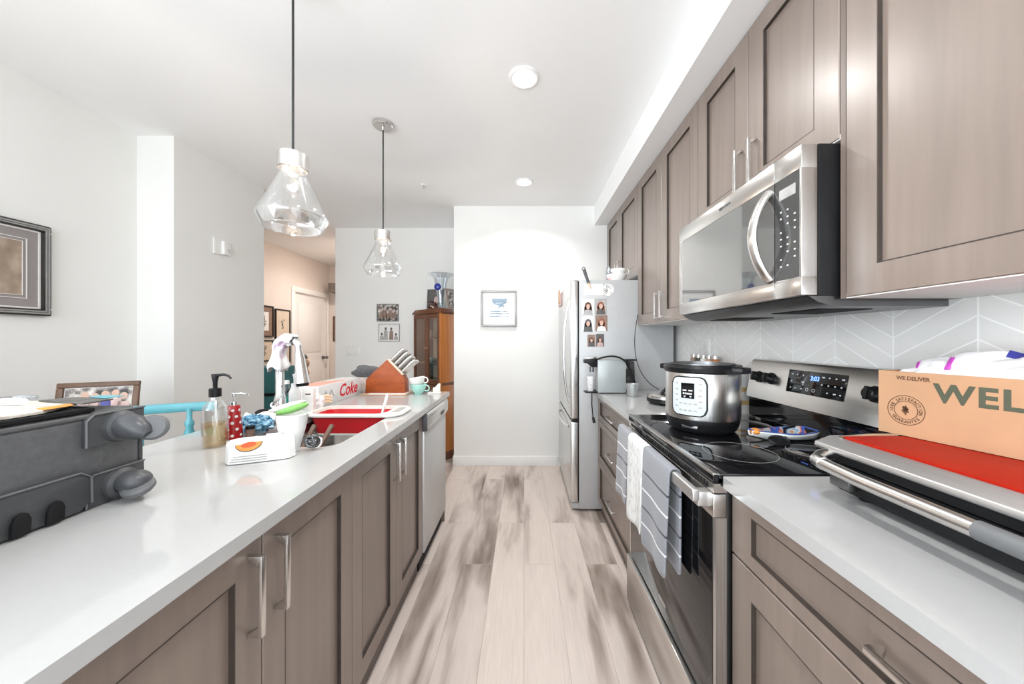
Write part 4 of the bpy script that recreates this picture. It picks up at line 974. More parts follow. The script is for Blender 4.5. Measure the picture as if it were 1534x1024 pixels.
MB().box(0.012, 0.052, -0.004, 0.004, 0.060, 0.078, 0.002).build('seal_flap', 'paper', t, True)
# sponge holder
t = thing('sponge_cup', 'white tapered cup with a green sponge lying on it', 'cup', (-0.772, 1.155, CT))
o_ = [(0, 0.001), (0.022, 0.001), (0.026, 0.02), (0.040, 0.075), (0.047, 0.118), (0.049, 0.122)]
MB().lathe(o_ + [(r-0.003, z+0.002) for r, z in o_[::-1]], 32).build('cup_body', 'white', t, True)
t = thing('sponge_wand', 'green sponge with a white backing across the tapered cup', 'sponge', (-0.778, 1.155, CT+0.126), 0, None, (0, R(-16), R(12)))
MB().ball((0.010, 0, 0.012), 0.052, 0.022, 0.014).build('scouring_face', 'green', t, True)
MB().ball((-0.004, 0.002, 0.024), 0.060, 0.020, 0.010).build('wand_back', 'cream', t, True)
# bottles and cartons behind the faucet
t = thing('lotion_pump', 'white pump bottle behind the faucet', 'soap bottle', (-1.115, 1.690, CT))
MB().lathe([(0, 0), (0.024, 0), (0.026, 0.004), (0.026, 0.115), (0.018, 0.135), (0.012, 0.138), (0, 0.138)], 26).build('bottle', 'white', t, True)
pump(t, 0.132, 'white_gloss', 0.035, 0.85)
t = thing('dish_soap', 'clear dish soap bottle with a green label behind the faucet', 'soap bottle', (-1.185, 1.735, CT))
MB().lathe([(0, 0), (0.028, 0), (0.030, 0.004), (0.030, 0.10), (0.018, 0.13), (0.010, 0.135), (0.010, 0.15), (0, 0.15)], 26).build('bottle', 'plastic_clear', t, True)
MB().lathe([(0.0304, 0.03), (0.0308, 0.03), (0.0308, 0.09), (0.0304, 0.09)], 20, closed=True, a0=-1.6, a1=0.2).build('label', 'label_green', t, True)
MB().lathe([(0, 0.15), (0.012, 0.15), (0.010, 0.168), (0, 0.168)], 16).build('cap', 'white', t, True)
t = thing('small_carton', 'small white carton with a brown dash beside the pump bottle', 'carton', (-1.073, 1.735, CT), R(8))
MB().box(-0.024, 0.024, -0.016, 0.016, 0, 0.128, 0.0015).build('carton_body', 'paper', t, True)
MB().box(-0.012, 0.014, -0.0166, -0.0158, 0.098, 0.104).build('print_dash', 'frame_brown', t, True)
t = thing('produce_bag', 'crumpled white bag with peach pieces between sink and cola carton', 'bag', (-1.085, 1.82, CT))
MB().ico((0, 0, 0.040), 0.028, 0.055, 0.042, 4, 0.4, 9, 5, zmin=0.0).build('bag_body', 'bag', t, True)
fg = MB()
for i in range(3): fg.tube([(0.0+0.004*i, 0.035, 0.066-0.014*i), (0.022, 0.060, 0.068-0.015*i), (0.030, 0.082, 0.058-0.015*i)], [0.008, 0.009, 0.006], 10)
fg.build('peach_piece', 'peach', t, True)
# cola carton
t = thing('soda_carton', 'long silver soda carton with red script lettering', 'carton', (-1.19, 2.09, CT))
MB().box(-1.26, -1.12, 1.895, 2.385, CT, 1.030, 0.004).build('carton_body', 'coke_silver', t)
fm = frame((-1.1195, 2.10, 0.940), (0, 1, 0), (0, 0, 1))
MB().text('Coke', 0.105, fm, ext=0.0003, shear=0.28, bold=0.0018, sx=0.98).build('lettering', 'coke_red', t)
MB().prism([(1.90, -1.255), (2.10, -1.255), (2.25, -1.13), (1.90, -1.13)], 1.0302, 1.0306, 'z', mtx=Matrix(((0, 1, 0, 0), (1, 0, 0, 0), (0, 0, 1, 0), (0, 0, 0, 1)))).build('top_print', 'coke_pink', t)
MB().prism([(1.93, 0.955), (1.96, 0.998), (1.99, 0.962), (2.02, 0.998), (2.05, 0.955), (2.05, 0.945), (2.02, 0.985), (1.99, 0.950), (1.96, 0.985), (1.93, 0.945)], -1.1198, -1.1192, 'x').build('pale_lettering', 'photo_grey', t)
t = thing('patterned_box', 'little mottled pink box left of the knife block', 'box', (-1.19, 2.435, CT))
MB().box(-1.255, -1.095, 2.442, 2.494, CT, 1.020, 0.003).build('box_body', ramp_mat('mottled_pink', [(0.35, (0.62, 0.52, 0.48)), (0.5, (0.72, 0.66, 0.62)), (0.65, (0.45, 0.40, 0.38))], 40), t)
t = thing('oven_mitt', 'dark grey oven mitt slumped behind the knife block', 'oven mitt', (-1.13, 2.470, 1.0205))
MB().ico((0.02, 0.0, 0.040), 0.115, 0.024, 0.044, 3, 0.30, 7, 3, zmin=0.0).build('mitt_body', 'grey_cloth', t, True)
# board, paper and knife block
slab('cutting_board', 'tan', [(-1.085, 2.305), (-0.785, 2.295), (-0.780, 2.485), (-1.085, 2.485)], CT, CT+0.009, 'tan cutting board under the knife block', 'cutting board', 0.002)
slab('recipe_sheet', 'paper', [(-1.04, 2.298), (-0.80, 2.302), (-0.79, 2.42), (-1.05, 2.41)], CT+0.0092, CT+0.0105, 'white sheet of paper between knife block and cutting board', 'paper', 0)
KB = Vector((-0.945, 2.36, CT+0.011))
kb = thing('knife_block', 'reddish wooden knife block full of steel-handled knives', 'knife block', KB)
KO = Vector((-0.945, 2.36, CT+0.011))
poly = [(-0.136, 0), (-0.130, 0.092), (0.013, 0.226), (0.118, 0.118), (0.134, 0.08), (0.137, 0)]
MB().prism(poly, 0.0, 0.078, 'y', 0.002).build('block_body', 'block', kb, True)
n_ = Vector((0.717, 0, 0.697)); e_ = (Vector((0.118, 0, 0.118)) - Vector((0.013, 0, 0.226))); eL = e_.length; e_.normalize()
fm = Matrix((e_, Vector((0, 1, 0)), n_)).transposed().to_4x4(); fm.translation = Vector((0.013, 0, 0.226))
MB().box(0.002, eL-0.002, 0.002, 0.076, -0.001, 0.012, 0.002, mtx=fm).build('slot_board', 'birch', kb, True)
kn0 = None
for r_ in range(3):
    for c_ in range(4):
        o = fm @ Vector((0.020 + c_*0.036 + 0.006*r_, 0.015 + r_*0.024, 0.0125)) + KO
        if kn0 is None:
            kn0 = thing('kitchen_knife', 'steel-handled kitchen knife slotted in the wooden knife block', 'knife', o, 0, 'knives in the block', fm.to_euler())
            MB().tube([(0, 0, 0), (0, 0, 0.02), (0, 0, 0.09), (0.004, 0, 0.118)], [0.009, 0.011, 0.0115, 0.010], 12).build('grip', 'steel', kn0, True)
            MB().box(-0.009, 0.009, -0.006, 0.006, 0, 0.006, 0.002).build('bolster', 'steel_dark', kn0, True)
            MB().box(-0.003, 0.003, -0.0097, 0.0097, 0.03, 0.095, 0.002).build('grip_inlay', 'photo_grey', kn0, True)
        else:
            k = copy_tree(kn0); k.location = o
# cups
def cup(name, m, loc, lb, tilt=(0, 0, 0)):
    t = thing(name, lb, 'cup', loc, 0, None, tilt)
    o_ = [(0, 0.0), (0.026, 0.0), (0.027, 0.006), (0.040, 0.020), (0.050, 0.045), (0.054, 0.066)]
    MB().lathe(o_ + [(r-0.003, z+0.002) for r, z in o_[::-1]], 32).build('cup_body', m, t, True)
    MB().torus((0.054, 0, 0.040), 0.019, 0.0042, 24, 8, Matrix.Rotation(PI/2, 4, 'X')).build('handle', m, t, True)
cup('teacup', 'mint', (-0.725, 2.385, CT), 'mint green teacup at the bottom of the little stack')
cup('teacup', 'white_gloss', (-0.727, 2.385, CT+0.047), 'white teacup stacked inside the mint green one', (0, R(-9), 0))
t = thing('napkin_holder', 'cream napkin holder at the island corner beside the cups', 'napkin holder', (-0.625, 2.42, CT), R(10))
MB().box(-0.045, 0.045, -0.028, 0.028, 0, 0.008, 0.003).build('tray', 'cream', t, True)
MB().prism([(-0.010, 0.008), (0.040, 0.008), (0.040, 0.062), (0.028, 0.066), (0.004, 0.040)], -0.026, -0.020, 'y', 0.002).build('side_plate', 'cream', t, True)
MB().prism([(-0.010, 0.008), (0.040, 0.008), (0.040, 0.062), (0.028, 0.066), (0.004, 0.040)], 0.020, 0.026, 'y', 0.002).build('side_plate', 'cream', t, True)
MB().box(-0.008, 0.036, -0.019, 0.019, 0.0085, 0.038).build('napkins', 'paper', t, True)
t = thing('wire_whisk', 'dark wire utensil lying between the cups and the napkin holder', 'utensil', (-0.665, 2.445, CT+0.012), R(38))
w_ = MB()
for k in range(4):
    a = PI*k/4
    w_.tube([(0.0, 0, 0)] + [(0.012+0.045*s, 0.011*math.sin(PI*s)*math.cos(a), 0.011*math.sin(PI*s)*math.sin(a)) for s in [i/8 for i in range(9)]], 0.0012, 6)
w_.build('wire_loop', 'steel_dark', t, True)
MB().tube([(-0.06, 0, 0), (0, 0, 0)], 0.006, 10).build('handle', 'steel_dark', t, True)

# ================================================================ right worktops
# ---- multi cooker on the hob
pc = thing('multi_cooker', 'round stainless electric multi cooker on the cooktop', 'pressure cooker', (0.735, 1.435, 0.9205))
pa = R(224)
KS = Matrix.Diagonal((0.885, 0.885, 1, 1))
MB().lathe([(0, 0), (0.130, 0), (0.144, 0.012), (0.151, 0.030), (0.155, 0.048), (0.155, 0.052), (0, 0.052)], 56, KS).build('base', 'black', pc, True)
MB().lathe([(0.150, 0.050), (0.1555, 0.053), (0.1575, 0.060), (0.1575, 0.232), (0.155, 0.236), (0.148, 0.236)], 64, KS).build('housing', 'steel_v', pc, True)
MB().lathe([(0.130, 0.225), (0.1575, 0.232), (0.165, 0.238), (0.167, 0.252), (0.161, 0.262), (0.136, 0.262), (0.132, 0.256)], 64, KS, closed=True).build('top_ring', 'black', pc, True)
MB().lathe([(0.1315, 0.262), (0.136, 0.264), (0.136, 0.268), (0.129, 0.268), (0.126, 0.240), (0.122, 0.06), (0, 0.058), (0, 0.06), (0.119, 0.062), (0.124, 0.25)], 48, KS).build('inner_pot', 'steel_dark', pc, True)
for a, nm in ((pa-R(100), 1), (pa+R(78), 2)):
    d_ = Vector((math.cos(a), math.sin(a), 0)); s_ = Vector((-d_.y, d_.x, 0))
    fm = Matrix((d_, s_, Vector((0, 0, 1)))).transposed().to_4x4(); fm.translation = d_*0.134
    h_ = MB().prism([(0, -0.045), (0.040, -0.032), (0.046, -0.018), (0.046, 0.018), (0.040, 0.032), (0, 0.045)], 0.236, 0.258, 'z', 0.004, mtx=fm)
    h_.build('side_handle', 'black', pc, True)
d_ = Vector((math.cos(pa), math.sin(pa), 0)); r_ = Vector((-math.sin(pa), math.cos(pa), 0))
# curved control plate
def curved_plate(w, z0, z1, rad, th, rc):
    b = bmesh.new(); pts = rrect(-w/2, w/2, z0, z1, rc, 8)
    f = lambda x, z, r: (r*math.cos(pa+x/rad), r*math.sin(pa+x/rad), z)
    lo = [b.verts.new(f(x, z, rad)) for x, z in pts]; hi = [b.verts.new(f(x*0.985, z, rad+th)) for x, z in pts]
    n = len(pts)
    for i in range(n): b.faces.new((lo[i], lo[(i+1) % n], hi[(i+1) % n], hi[i]))
    # cap as vertical strips so it follows the curve
    cols = 16; rows_ = []
    for c in range(cols+1):
        x = -w/2 + w*c/cols; dx = max(0, abs(x) - (w/2-rc)); dz = rc - math.sqrt(max(0, rc*rc-dx*dx))
        rows_.append([b.verts.new(f(x*0.985, z, rad+th)) for z in (z0+dz, z1-dz)])
    for p, q in zip(rows_, rows_[1:]): b.faces.new((p[0], q[0], q[1], p[1]))
    bmesh.ops.recalc_face_normals(b, faces=b.faces)
    m = MB(); m._merge(b); return m
curved_plate(0.136, 0.070, 0.222, 0.1396, 0.006, 0.030).build('control_surround', 'black', pc, True)
cpl = curved_plate(0.127, 0.0745, 0.2175, 0.1458, 0.003, 0.026).build('control_panel', 'key_panel', pc, True)
fm = frame(d_*0.1490 + Vector((0, 0, 0.163)), r_, (0, 0, 1))
MB().box(-0.024, 0.024, -0.024, 0.034, -0.001, 0.0022, mtx=fm).build('display', 'black_glass', pc, True)
ds = MB()
for i in range(5): ds.box(-0.017+i*0.007, -0.012+i*0.007, -0.009, -0.003, 0.0022, 0.0027, mtx=fm)
ds.box(-0.018, -0.004, 0.004, 0.008, 0.0022, 0.0027, mtx=fm).box(0.004, 0.018, 0.004, 0.008, 0.0022, 0.0027, mtx=fm).box(-0.014, -0.008, -0.019, -0.015, 0.0022, 0.0027, mtx=fm).box(0.008, 0.014, -0.019, -0.015, 0.0022, 0.0027, mtx=fm)
ds.build('display_segment', 'white', pc, True)
bt = MB()
for i in range(5):
    for x in (-0.050, 0.038):
        a = pa + (x+0.006)/0.149
        bt.box(-0.006, 0.006, -0.003, 0.003, 0, 0.0008, mtx=frame((0.1488*math.cos(a), 0.1488*math.sin(a), 0.194-0.022*i), (-math.sin(a), math.cos(a), 0), (0, 0, 1)))
for i in range(4):
    for z in (0.118, 0.092):
        a = pa + (-0.027+0.018*i)/0.149
        bt.box(-0.006, 0.006, -0.003, 0.003, 0, 0.0008, mtx=frame((0.1488*math.cos(a), 0.1488*math.sin(a), z), (-math.sin(a), math.cos(a), 0), (0, 0, 1)))
bt.build('button', 'photo_grey', pc, True)
MB().box(-0.03, 0.03, 0.0, 0.012, -0.004, 0.004, 0.002, mtx=frame(d_*0.1285 + Vector((0, 0, 0.020)), r_, (0, 0, 1))).build('base_badge', 'steel_dark', pc, True)
# ---- spoon rest and spoon
M['navy_glaze'] = mat('blue_glaze', (0.05, 0.10, 0.34), 0.15)
t = thing('spoon_rest', 'blue and orange floral ceramic spoon rest on the cooktop', 'spoon rest', (0.94, 1.27, 0.9205), R(2))
b = bmesh.new()
def srow(s):    # s 0..1 along x: handle at the left widening to a bowl
    x = -0.115 + 0.23*s; w = 0.022 + 0.030*(0.5+0.5*math.tanh((s-0.38)*9)) * math.sqrt(max(0.02, 1-((s-0.62)/0.40)**2 if s > 0.62 else 1)); w = max(w, 0.006)
    if s < 0.1: w *= math.sqrt(max(0.15, s/0.1))
    zt = 0.036 - 0.007*math.sin(PI*s); zb = 0.0 + (0.016*(1-s/0.3) if s < 0.3 else 0)
    return x, w, zt, zb
rows = []
for i in range(25):
    x, w, zt, zb = srow(i/24)
    rows.append([(x, -w, zt), (x, -w*0.8, (zt+zb)/2-0.002), (x, -w*0.4, zb+0.002), (x, w*0.4, zb+0.002), (x, w*0.8, (zt+zb)/2-0.002), (x, w, zt)])
MB().sheet(rows).build('rest_body', 'white_gloss', t, True, solid=0.004, sub=1, offset=1)
inner = [[(x*0.985, y*0.93, z+0.0022) for x, y, z in r] for r in rows]
MB().sheet(inner).build('painted_inside', 'floral', t, True, sub=1)
rim = [Vector(r[0]) for r in rows] + [Vector(r[-1]) for r in rows[::-1]]
MB().tube(rim, 0.0028, 8, close=True).build('painted_rim', 'navy_glaze', t, True)
MB().ball((-0.098, -0.004, 0.030), 0.019, 0.020, 0.012).build('painted_flower', 'orange', t, True)
t = thing('spoon', 'black cooking spoon propped in front of the floral spoon rest', 'spoon', (0.888, 1.215, 0.9215), R(10))
MB().ball((0, 0, 0.012), 0.040, 0.026, 0.010, mtx=Matrix.Rotation(R(30), 4, 'X')).build('spoon_bowl', 'black', t, True)
MB().tube([(0.036, 0.004, 0.016), (0.08, 0.05, 0.036), (0.13, 0.055, 0.040)], 0.0045, 8).build('handle', 'black', t, True)
# ---- towels over the oven handle
def hang(name, m, y0, y1, zf, zb, lb, th=0.005, slant=0.0, yo=0.0, flare=0.0):
    rows = []; prof = [(0.4545, zf+(0.862-zf)*k/12) for k in range(13)] + [(0.4575, 0.874), (0.466, 0.8785), (0.478, 0.8785), (0.4875, 0.872)] + [(0.4905, 0.862-(0.862-zb)*k/8) for k in range(9)]
    for i, (x, z) in enumerate(prof):
        k = max(0.0, min(1.0, (0.865-z)/0.3)); front_ = 1 if x < 0.47 else -0.3
        row = []
        for j in range(13):
            s = j/12
            row.append((x - front_*k*(0.007+0.006*math.sin(s*7+yo)) - front_*0.002*math.sin(s*3), y0+(y1-y0)*s + flare*k*(s-0.5) + slant*k*0.2, z + (0.004*math.sin(s*5) if i == 0 else 0)))
        rows.append(row)
    return tag(MB().sheet(rows).build(name, m, solid=th, sub=1), lb, 'towel')
gr_c = (0.25, 0.258, 0.285)
lines = lambda zs: [(z-0.0035, z+0.0035, c) for z, c in zs]
DK, LT = (0.03, 0.03, 0.045), (0.75, 0.75, 0.77)
M['stripe_a'] = stripe_mat('grey_striped_cloth', gr_c, lines([(0.79, DK), (0.725, LT), (0.66, DK), (0.60, LT)]))
M['stripe_b'] = stripe_mat('grey_lined_cloth', (0.28, 0.285, 0.31), lines([(0.80, LT), (0.74, DK), (0.68, LT), (0.60, LT), (0.55, DK)]))
hang('dish_towel', 'stripe_b', 1.515, 1.668, 0.565, 0.62, 'grey lined towel farthest along the oven handle', yo=1.0)
hang('dish_towel', 'white_knit', 1.325, 1.505, 0.535, 0.60, 'white waffle towel between the two grey ones on the oven handle', 0.008, yo=2.5)
hang('dish_towel', 'stripe_a', 1.085, 1.315, 0.525, 0.535, 'grey towel with dark and white stripes, nearest on the oven handle', 0.006, yo=0.3, flare=-0.02)
# ---- griddle with red lid
gd = thing('griddle', 'electric griddle with steel handle and red top on the right worktop', 'griddle', (0.90, 0.62, CT))
GY0, GY1 = 0.30, 0.865
MB().box(0.745, 1.115, GY0, GY1-0.03, 0.926, 0.992, 0.012).build('lower_plate', 'black_matt', gd)
ft = MB()
for y in (GY0+0.05, GY1-0.07):
    for x in (0.785, 1.085): ft.cyl((x, y, CT+0.0003), (x, y, 0.928), 0.014, 0.018, 16)
ft.build('foot', 'black', gd)
MB().box(0.742, 1.110, GY0+0.005, GY1-0.025, 0.9925, 1.012, 0.004).build('plate_gap', 'black_matt', gd)
MB().prism([(0.722, 1.022), (0.728, 1.016), (1.118, 1.013), (1.118, 1.0455), (0.762, 1.0455), (0.724, 1.031)], GY0, GY1, 'y', 0.002).build('lid', 'satin', gd)
MB().prism(rrect(0.766, 1.105, GY0+0.02, GY1-0.028, 0.010), 1.0445, 1.0500, 'z', 0.001).build('lid_panel', 'griddle_red', gd)
MB().tube([(0.764, GY1-0.026, 1.047), (0.85, GY1-0.016, 1.049), (1.105, GY1-0.016, 1.049)], 0.004, 8).build('lid_rim', 'nickel', gd)
MB().tube([(0.682, GY1-0.07, 1.000), (0.680, 0.70, 0.996), (0.680, 0.46, 0.996), (0.682, GY0+0.03, 1.000)], 0.0135, 16).tube([(0.745, GY1-0.040, 1.014), (0.705, GY1-0.042, 1.008), (0.686, GY1-0.055, 1.002), (0.682, GY1-0.075, 1.000)], [0.012, 0.015, 0.016, 0.0155], 14).tube([(0.745, GY0+0.015, 1.012), (0.695, GY0+0.016, 1.004), (0.683, GY0+0.035, 1.000)], [0.012, 0.015, 0.016], 14).build('handle', 'steel', gd)
gp = MB().tube([(0.681, 0.52, 0.996), (0.681, 0.46, 0.996)], 0.0150, 16).build('handle_ferrule', 'rubber', gd)
MB().box(0.715, 0.74, GY1-0.10, GY1-0.05, 0.945, 0.975, 0.005).build('latch', 'steel_dark', gd)
# ---- cardboard box
th = math.atan2(0.221, 1.0)
cb = thing('cardboard_box', 'open cardboard box with big green-grey letters on top of the red griddle', 'box', (0.905, 0.886, 1.0512), th)
# local: -y runs towards the camera, +x towards the wall
BL, BW, BH = 0.36, 0.165, 0.154
t_ = 0.004
MB().box(0, t_, -BL, 0, 0, BH).box(BW-t_, BW, -BL, 0, 0, BH).box(t_, BW-t_, -t_, 0, 0, BH).box(t_, BW-t_, -BL, -BL+t_, 0, BH).box(t_, BW-t_, -BL+t_, -t_, 0, t_).build('carton', 'cardboard', cb, True, smooth=0)
fm = frame((-0.0003, 0, 0), (0, -1, 0), (0, 0, 1))
MB().text('WE DELIVER', 0.0125, fm @ Matrix.Translation((0.036, BH-0.0195, 0)), bold=0.0004, sx=0.88).build('lettering', 'ink_brown', cb, True)
MB().text('WELL', 0.057, fm @ Matrix.Translation((0.104, BH-0.062, 0)), bold=0.0019, sx=1.02, gap=1.14).build('lettering', 'ink_green', cb, True)
sl = MB(); c0 = Matrix.Translation((0.054, 0.062, 0.0002))
for r_ in (0.0340, 0.0212): sl.lathe([(r_, 0), (r_+0.0014, 0), (r_+0.0014, 0.0003), (r_, 0.0003)], 48, fm @ c0, closed=True)
s1 = '100% SATISFACTION'
for i, ch in enumerate(s1):
    if ch == ' ': continue
    a = R(190) - R(200)*i/(len(s1)-1)
    sl.text(ch, 0.0088, fm @ c0 @ Matrix.Rotation(a-PI/2, 4, 'Z') @ Matrix.Translation((0, 0.0243, 0)), align='CENTER', bold=0.0002)
s2 = 'GUARANTEE'
for i, ch in enumerate(s2):
    a = R(218) + R(104)*i/(len(s2)-1)
    sl.text(ch, 0.0088, fm @ c0 @ Matrix.Rotation(a+PI/2, 4, 'Z') @ Matrix.Translation((0, -0.0310, 0)), align='CENTER', bold=0.0002)
for k in range(3): sl.prism([(-0.008+0.004*k, -0.002), (0.000+0.003*k, -0.012+0.004*k), (0.005, 0.004+0.003*k), (0.0, 0.012-0.002*k)], 0, 0.0003, 'z', mtx=fm @ c0 @ Matrix.Rotation(0.5*k, 4, 'Z'))
sl.build('seal', 'ink_brown', cb, True)
pb = thing('plastic_bag', 'bundle of white plastic bags stuffed in the cardboard box', 'plastic bag', (0.905, 0.886, 1.0512), th)
bb_ = MB().ico((0.083, -0.075, 0.125), 0.068, 0.072, 0.060, 4, 0.30, 9, 4).ico((0.084, -0.25, 0.140), 0.068, 0.098, 0.078, 4, 0.28, 9, 8).ico((0.083, -0.155, 0.138), 0.066, 0.088, 0.064, 4, 0.3, 9, 3)
from mathutils.bvhtree import BVHTree
bvh = BVHTree.FromBMesh(bb_.bm)
bb_.build('bag_body', 'bag', pb, True)
for y, z, w, h, m in ((-0.040, 0.166, 0.012, 0.026, 'purple'), (-0.108, 0.176, 0.010, 0.034, 'purple'), (-0.192, 0.199, 0.034, 0.018, 'navy'), (-0.236, 0.176, 0.020, 0.020, 'navy'), (-0.265, 0.188, 0.018, 0.018, 'navy')):
    hit, nrm, _i, _d = bvh.ray_cast(Vector((-0.2, y, z + 0.03)), Vector((1, 0, -0.12)))
    if hit is None: continue
    r_d = Vector((0, -1, 0)); u_d = nrm.cross(r_d); r_d = u_d.cross(nrm)
    MB().box(-w/2, w/2, -h/2, h/2, -0.003, 0.0012, 0.0004, mtx=frame(hit, r_d, u_d)).build('print_patch', m, pb, True)
# ---- coffee machine
cm = thing('coffee_machine', 'compact silver capsule coffee machine by the fridge', 'coffee machine', (0.60, 2.43, CT))
MB().box(0.512, 0.700, 2.395, 2.500, CT+0.004, 1.150, 0.010, 3).build('body', 'fridge_side', cm)
MB().box(0.509, 0.703, 2.391, 2.396, CT+0.008, 1.146, 0.003).build('side_panel', 'machine_silver', cm)
MB().box(0.515, 0.70, 2.40, 2.495, CT, CT+0.005).build('base', 'black', cm)
MB().prism([(0.42, 1.148), (0.512, 1.155), (0.512, 1.095), (0.475, 1.095), (0.448, 1.12), (0.42, 1.125)], 2.415, 2.48, 'y', 0.006).build('brew_head', 'black', cm)
MB().box(0.432, 0.515, 2.425, 2.47, 1.150, 1.165, 0.006).build('lever', 'chrome', cm)
MB().cyl((0.478, 2.447, 1.06), (0.478, 2.447, 1.096), 0.016).build('spout', 'steel_dark', cm)
MB().box(0.425, 0.512, 2.405, 2.49, CT+0.002, CT+0.012, 0.003).build('drip_tray', 'black', cm)
MB().prism([(0.701, 0.925), (0.775, 0.930), (0.768, 1.135), (0.701, 1.140)], 2.41, 2.485, 'y', 0.006).build('water_tank', 'smoke_glass', cm)
MB().box(0.70, 0.785, 2.405, 2.49, 1.140, 1.150, 0.003).build('tank_lid', 'black', cm)
MB().tube(bez((0.50, 2.39, 1.150), (0.60, 2.385, 1.19), (0.68, 2.385, 1.18), (0.725, 2.388, 1.10), 12) + bez((0.735, 2.388, 1.07), (0.755, 2.388, 1.02), (0.775, 2.39, 0.97), (0.775, 2.40, 0.93), 8), 0.006, 8).build('power_cord', 'black', cm)
t = thing('tumbler', 'white speckled cup on the coffee machine drip tray', 'cup', (0.468, 2.445, CT+0.012))
o_ = [(0, 0), (0.020, 0), (0.022, 0.004), (0.026, 0.10)]
MB().lathe(o_ + [(r-0.0025, z+0.003) for r, z in o_[::-1]], 24).build('cup_body', ramp_mat('speckled_white', [(0.4, (0.62, 0.62, 0.62)), (0.55, (0.80, 0.80, 0.79))], 60, rough=0.3), t, True)
t = thing('hanging_cord', 'black charger cord dangling off the far worktop edge', 'cord', (0.508, 2.535, CT))
MB().tube([(0.045, -0.005, 0.006), (0.0, 0, 0.007), (-0.012, 0, 0.0), (-0.013, 0, -0.10), (-0.006, -0.01, -0.19)], 0.004, 8).build('cable', 'black', t, True)
MB().tube([(-0.006, -0.01, -0.19), (0.002, -0.015, -0.23)], [0.009, 0.011], 10).build('plug', 'black', t, True)
t = thing('plastic_cup', 'small ribbed clear plastic cup in front of the coffee machine', 'cup', (0.712, 2.285, CT))
o_ = [(0, 0), (0.028, 0), (0.030, 0.006), (0.041, 0.080), (0.043, 0.082)]
MB().lathe(o_ + [(r-0.0015, z+0.0015) for r, z in o_[::-1]], 28).build('cup_body', 'frosted', t, True)
wm = thing('waffle_maker', 'round black and steel waffle maker left of the multi cooker', 'waffle maker', (0.835, 2.02, CT))
MB().lathe([(0, 0.006), (0.10, 0.006), (0.115, 0.016), (0.115, 0.034), (0, 0.034)], 40).build('base', 'black', wm, True)
MB().lathe([(0, 0.036), (0.113, 0.036), (0.113, 0.052), (0.09, 0.066), (0, 0.072)], 40).build('lid', 'steel', wm, True)
MB().tube([(-0.06, -0.06, 0.068), (-0.03, -0.07, 0.105), (0.03, -0.07, 0.105), (0.06, -0.06, 0.068)], 0.009, 10).build('handle', 'black', wm, True)
ft = MB()
for k in range(4): ft.cyl((0.08*math.cos(PI/4+k*PI/2), 0.08*math.sin(PI/4+k*PI/2), 0), (0.08*math.cos(PI/4+k*PI/2), 0.08*math.sin(PI/4+k*PI/2), 0.008), 0.01, seg=10)
ft.build('foot', 'black_matt', wm, True)
pts = bez((-0.01, 0.10, 0.068), (-0.06, 0.30, 0.10), (-0.09, 0.45, 0.25), (0.012, 0.560, 0.56), 18)
MB().tube(pts, 0.0028, 6).build('power_cord', 'cable', wm, True)
# ---- spice rack behind the cooker
sr = thing('spice_rack', 'black wire spice rack by the tiled wall behind the multi cooker', 'spice rack', (1.10, 2.12, CT))
k = MB()
for x in (-0.035, 0.035):
    for y in (-0.16, 0.16): k.tube([(x, y, 0), (x, y, 0.21)], 0.003, 8)
    for z in (0.05, 0.20): k.tube([(x, -0.16, z), (x, 0.16, z)], 0.0025, 6)
k.build('wire_frame', 'black', sr, True)
k = MB()
for z in (0.03, 0.185): k.box(-0.035, 0.035, -0.16, 0.16, z, z+0.004)
k.build('shelf', 'black', sr, True)
j0 = None
lbs = ['spice jar with brown contents at the far end of the row', 'greenish spice jar, second in the row above the cooker', 'pale spice jar in the middle of the row', 'golden spice jar, next to last in the row', 'reddish spice jar nearest the range in the row']
for i in range(5):
    t = thing('spice_jar', lbs[i], 'spice jar', (1.10, 2.245-0.062*i, CT+0.1895), group='spice jars in the rack')
    MB().lathe([(0, 0), (0.020, 0), (0.021, 0.003), (0.021, 0.062), (0.017, 0.070), (0, 0.070)], 20).build('jar_body', ['photo_brown', 'ink_green', 'cream', 'tan', 'oak_light'][i], t, True)
    MB().lathe([(0, 0.070), (0.0205, 0.070), (0.0205, 0.088), (0, 0.088)], 20).build('lid', 'nickel', t, True)
t = thing('wall_outlet', 'white outlet plate on the tiled wall above the spice jars', 'outlet', (1.158, 2.19, 1.235))
MB().box(-0.006, 0, -0.036, 0.036, -0.058, 0.058, 0.003).build('cover_plate', 'white', t, True)
MB().box(-0.0075, -0.006, -0.016, 0.016, -0.036, -0.006, 0.001).box(-0.0075, -0.006, -0.016, 0.016, 0.006, 0.036, 0.001).build('socket', 'cream', t, True)
t = thing('tea_carton', 'narrow white carton with brown bands beyond the range', 'carton', (1.115, 1.760, CT))
MB().box(-0.03, 0.03, -0.022, 0.022, 0, 0.205, 0.001).build('carton_body', 'paper', t, True)
k = MB()
for z in (0.045, 0.11): k.box(-0.0305, 0.0305, -0.0225, 0.0225, z, z+0.022)
k.build('print_band', 'melon_light', t, True)
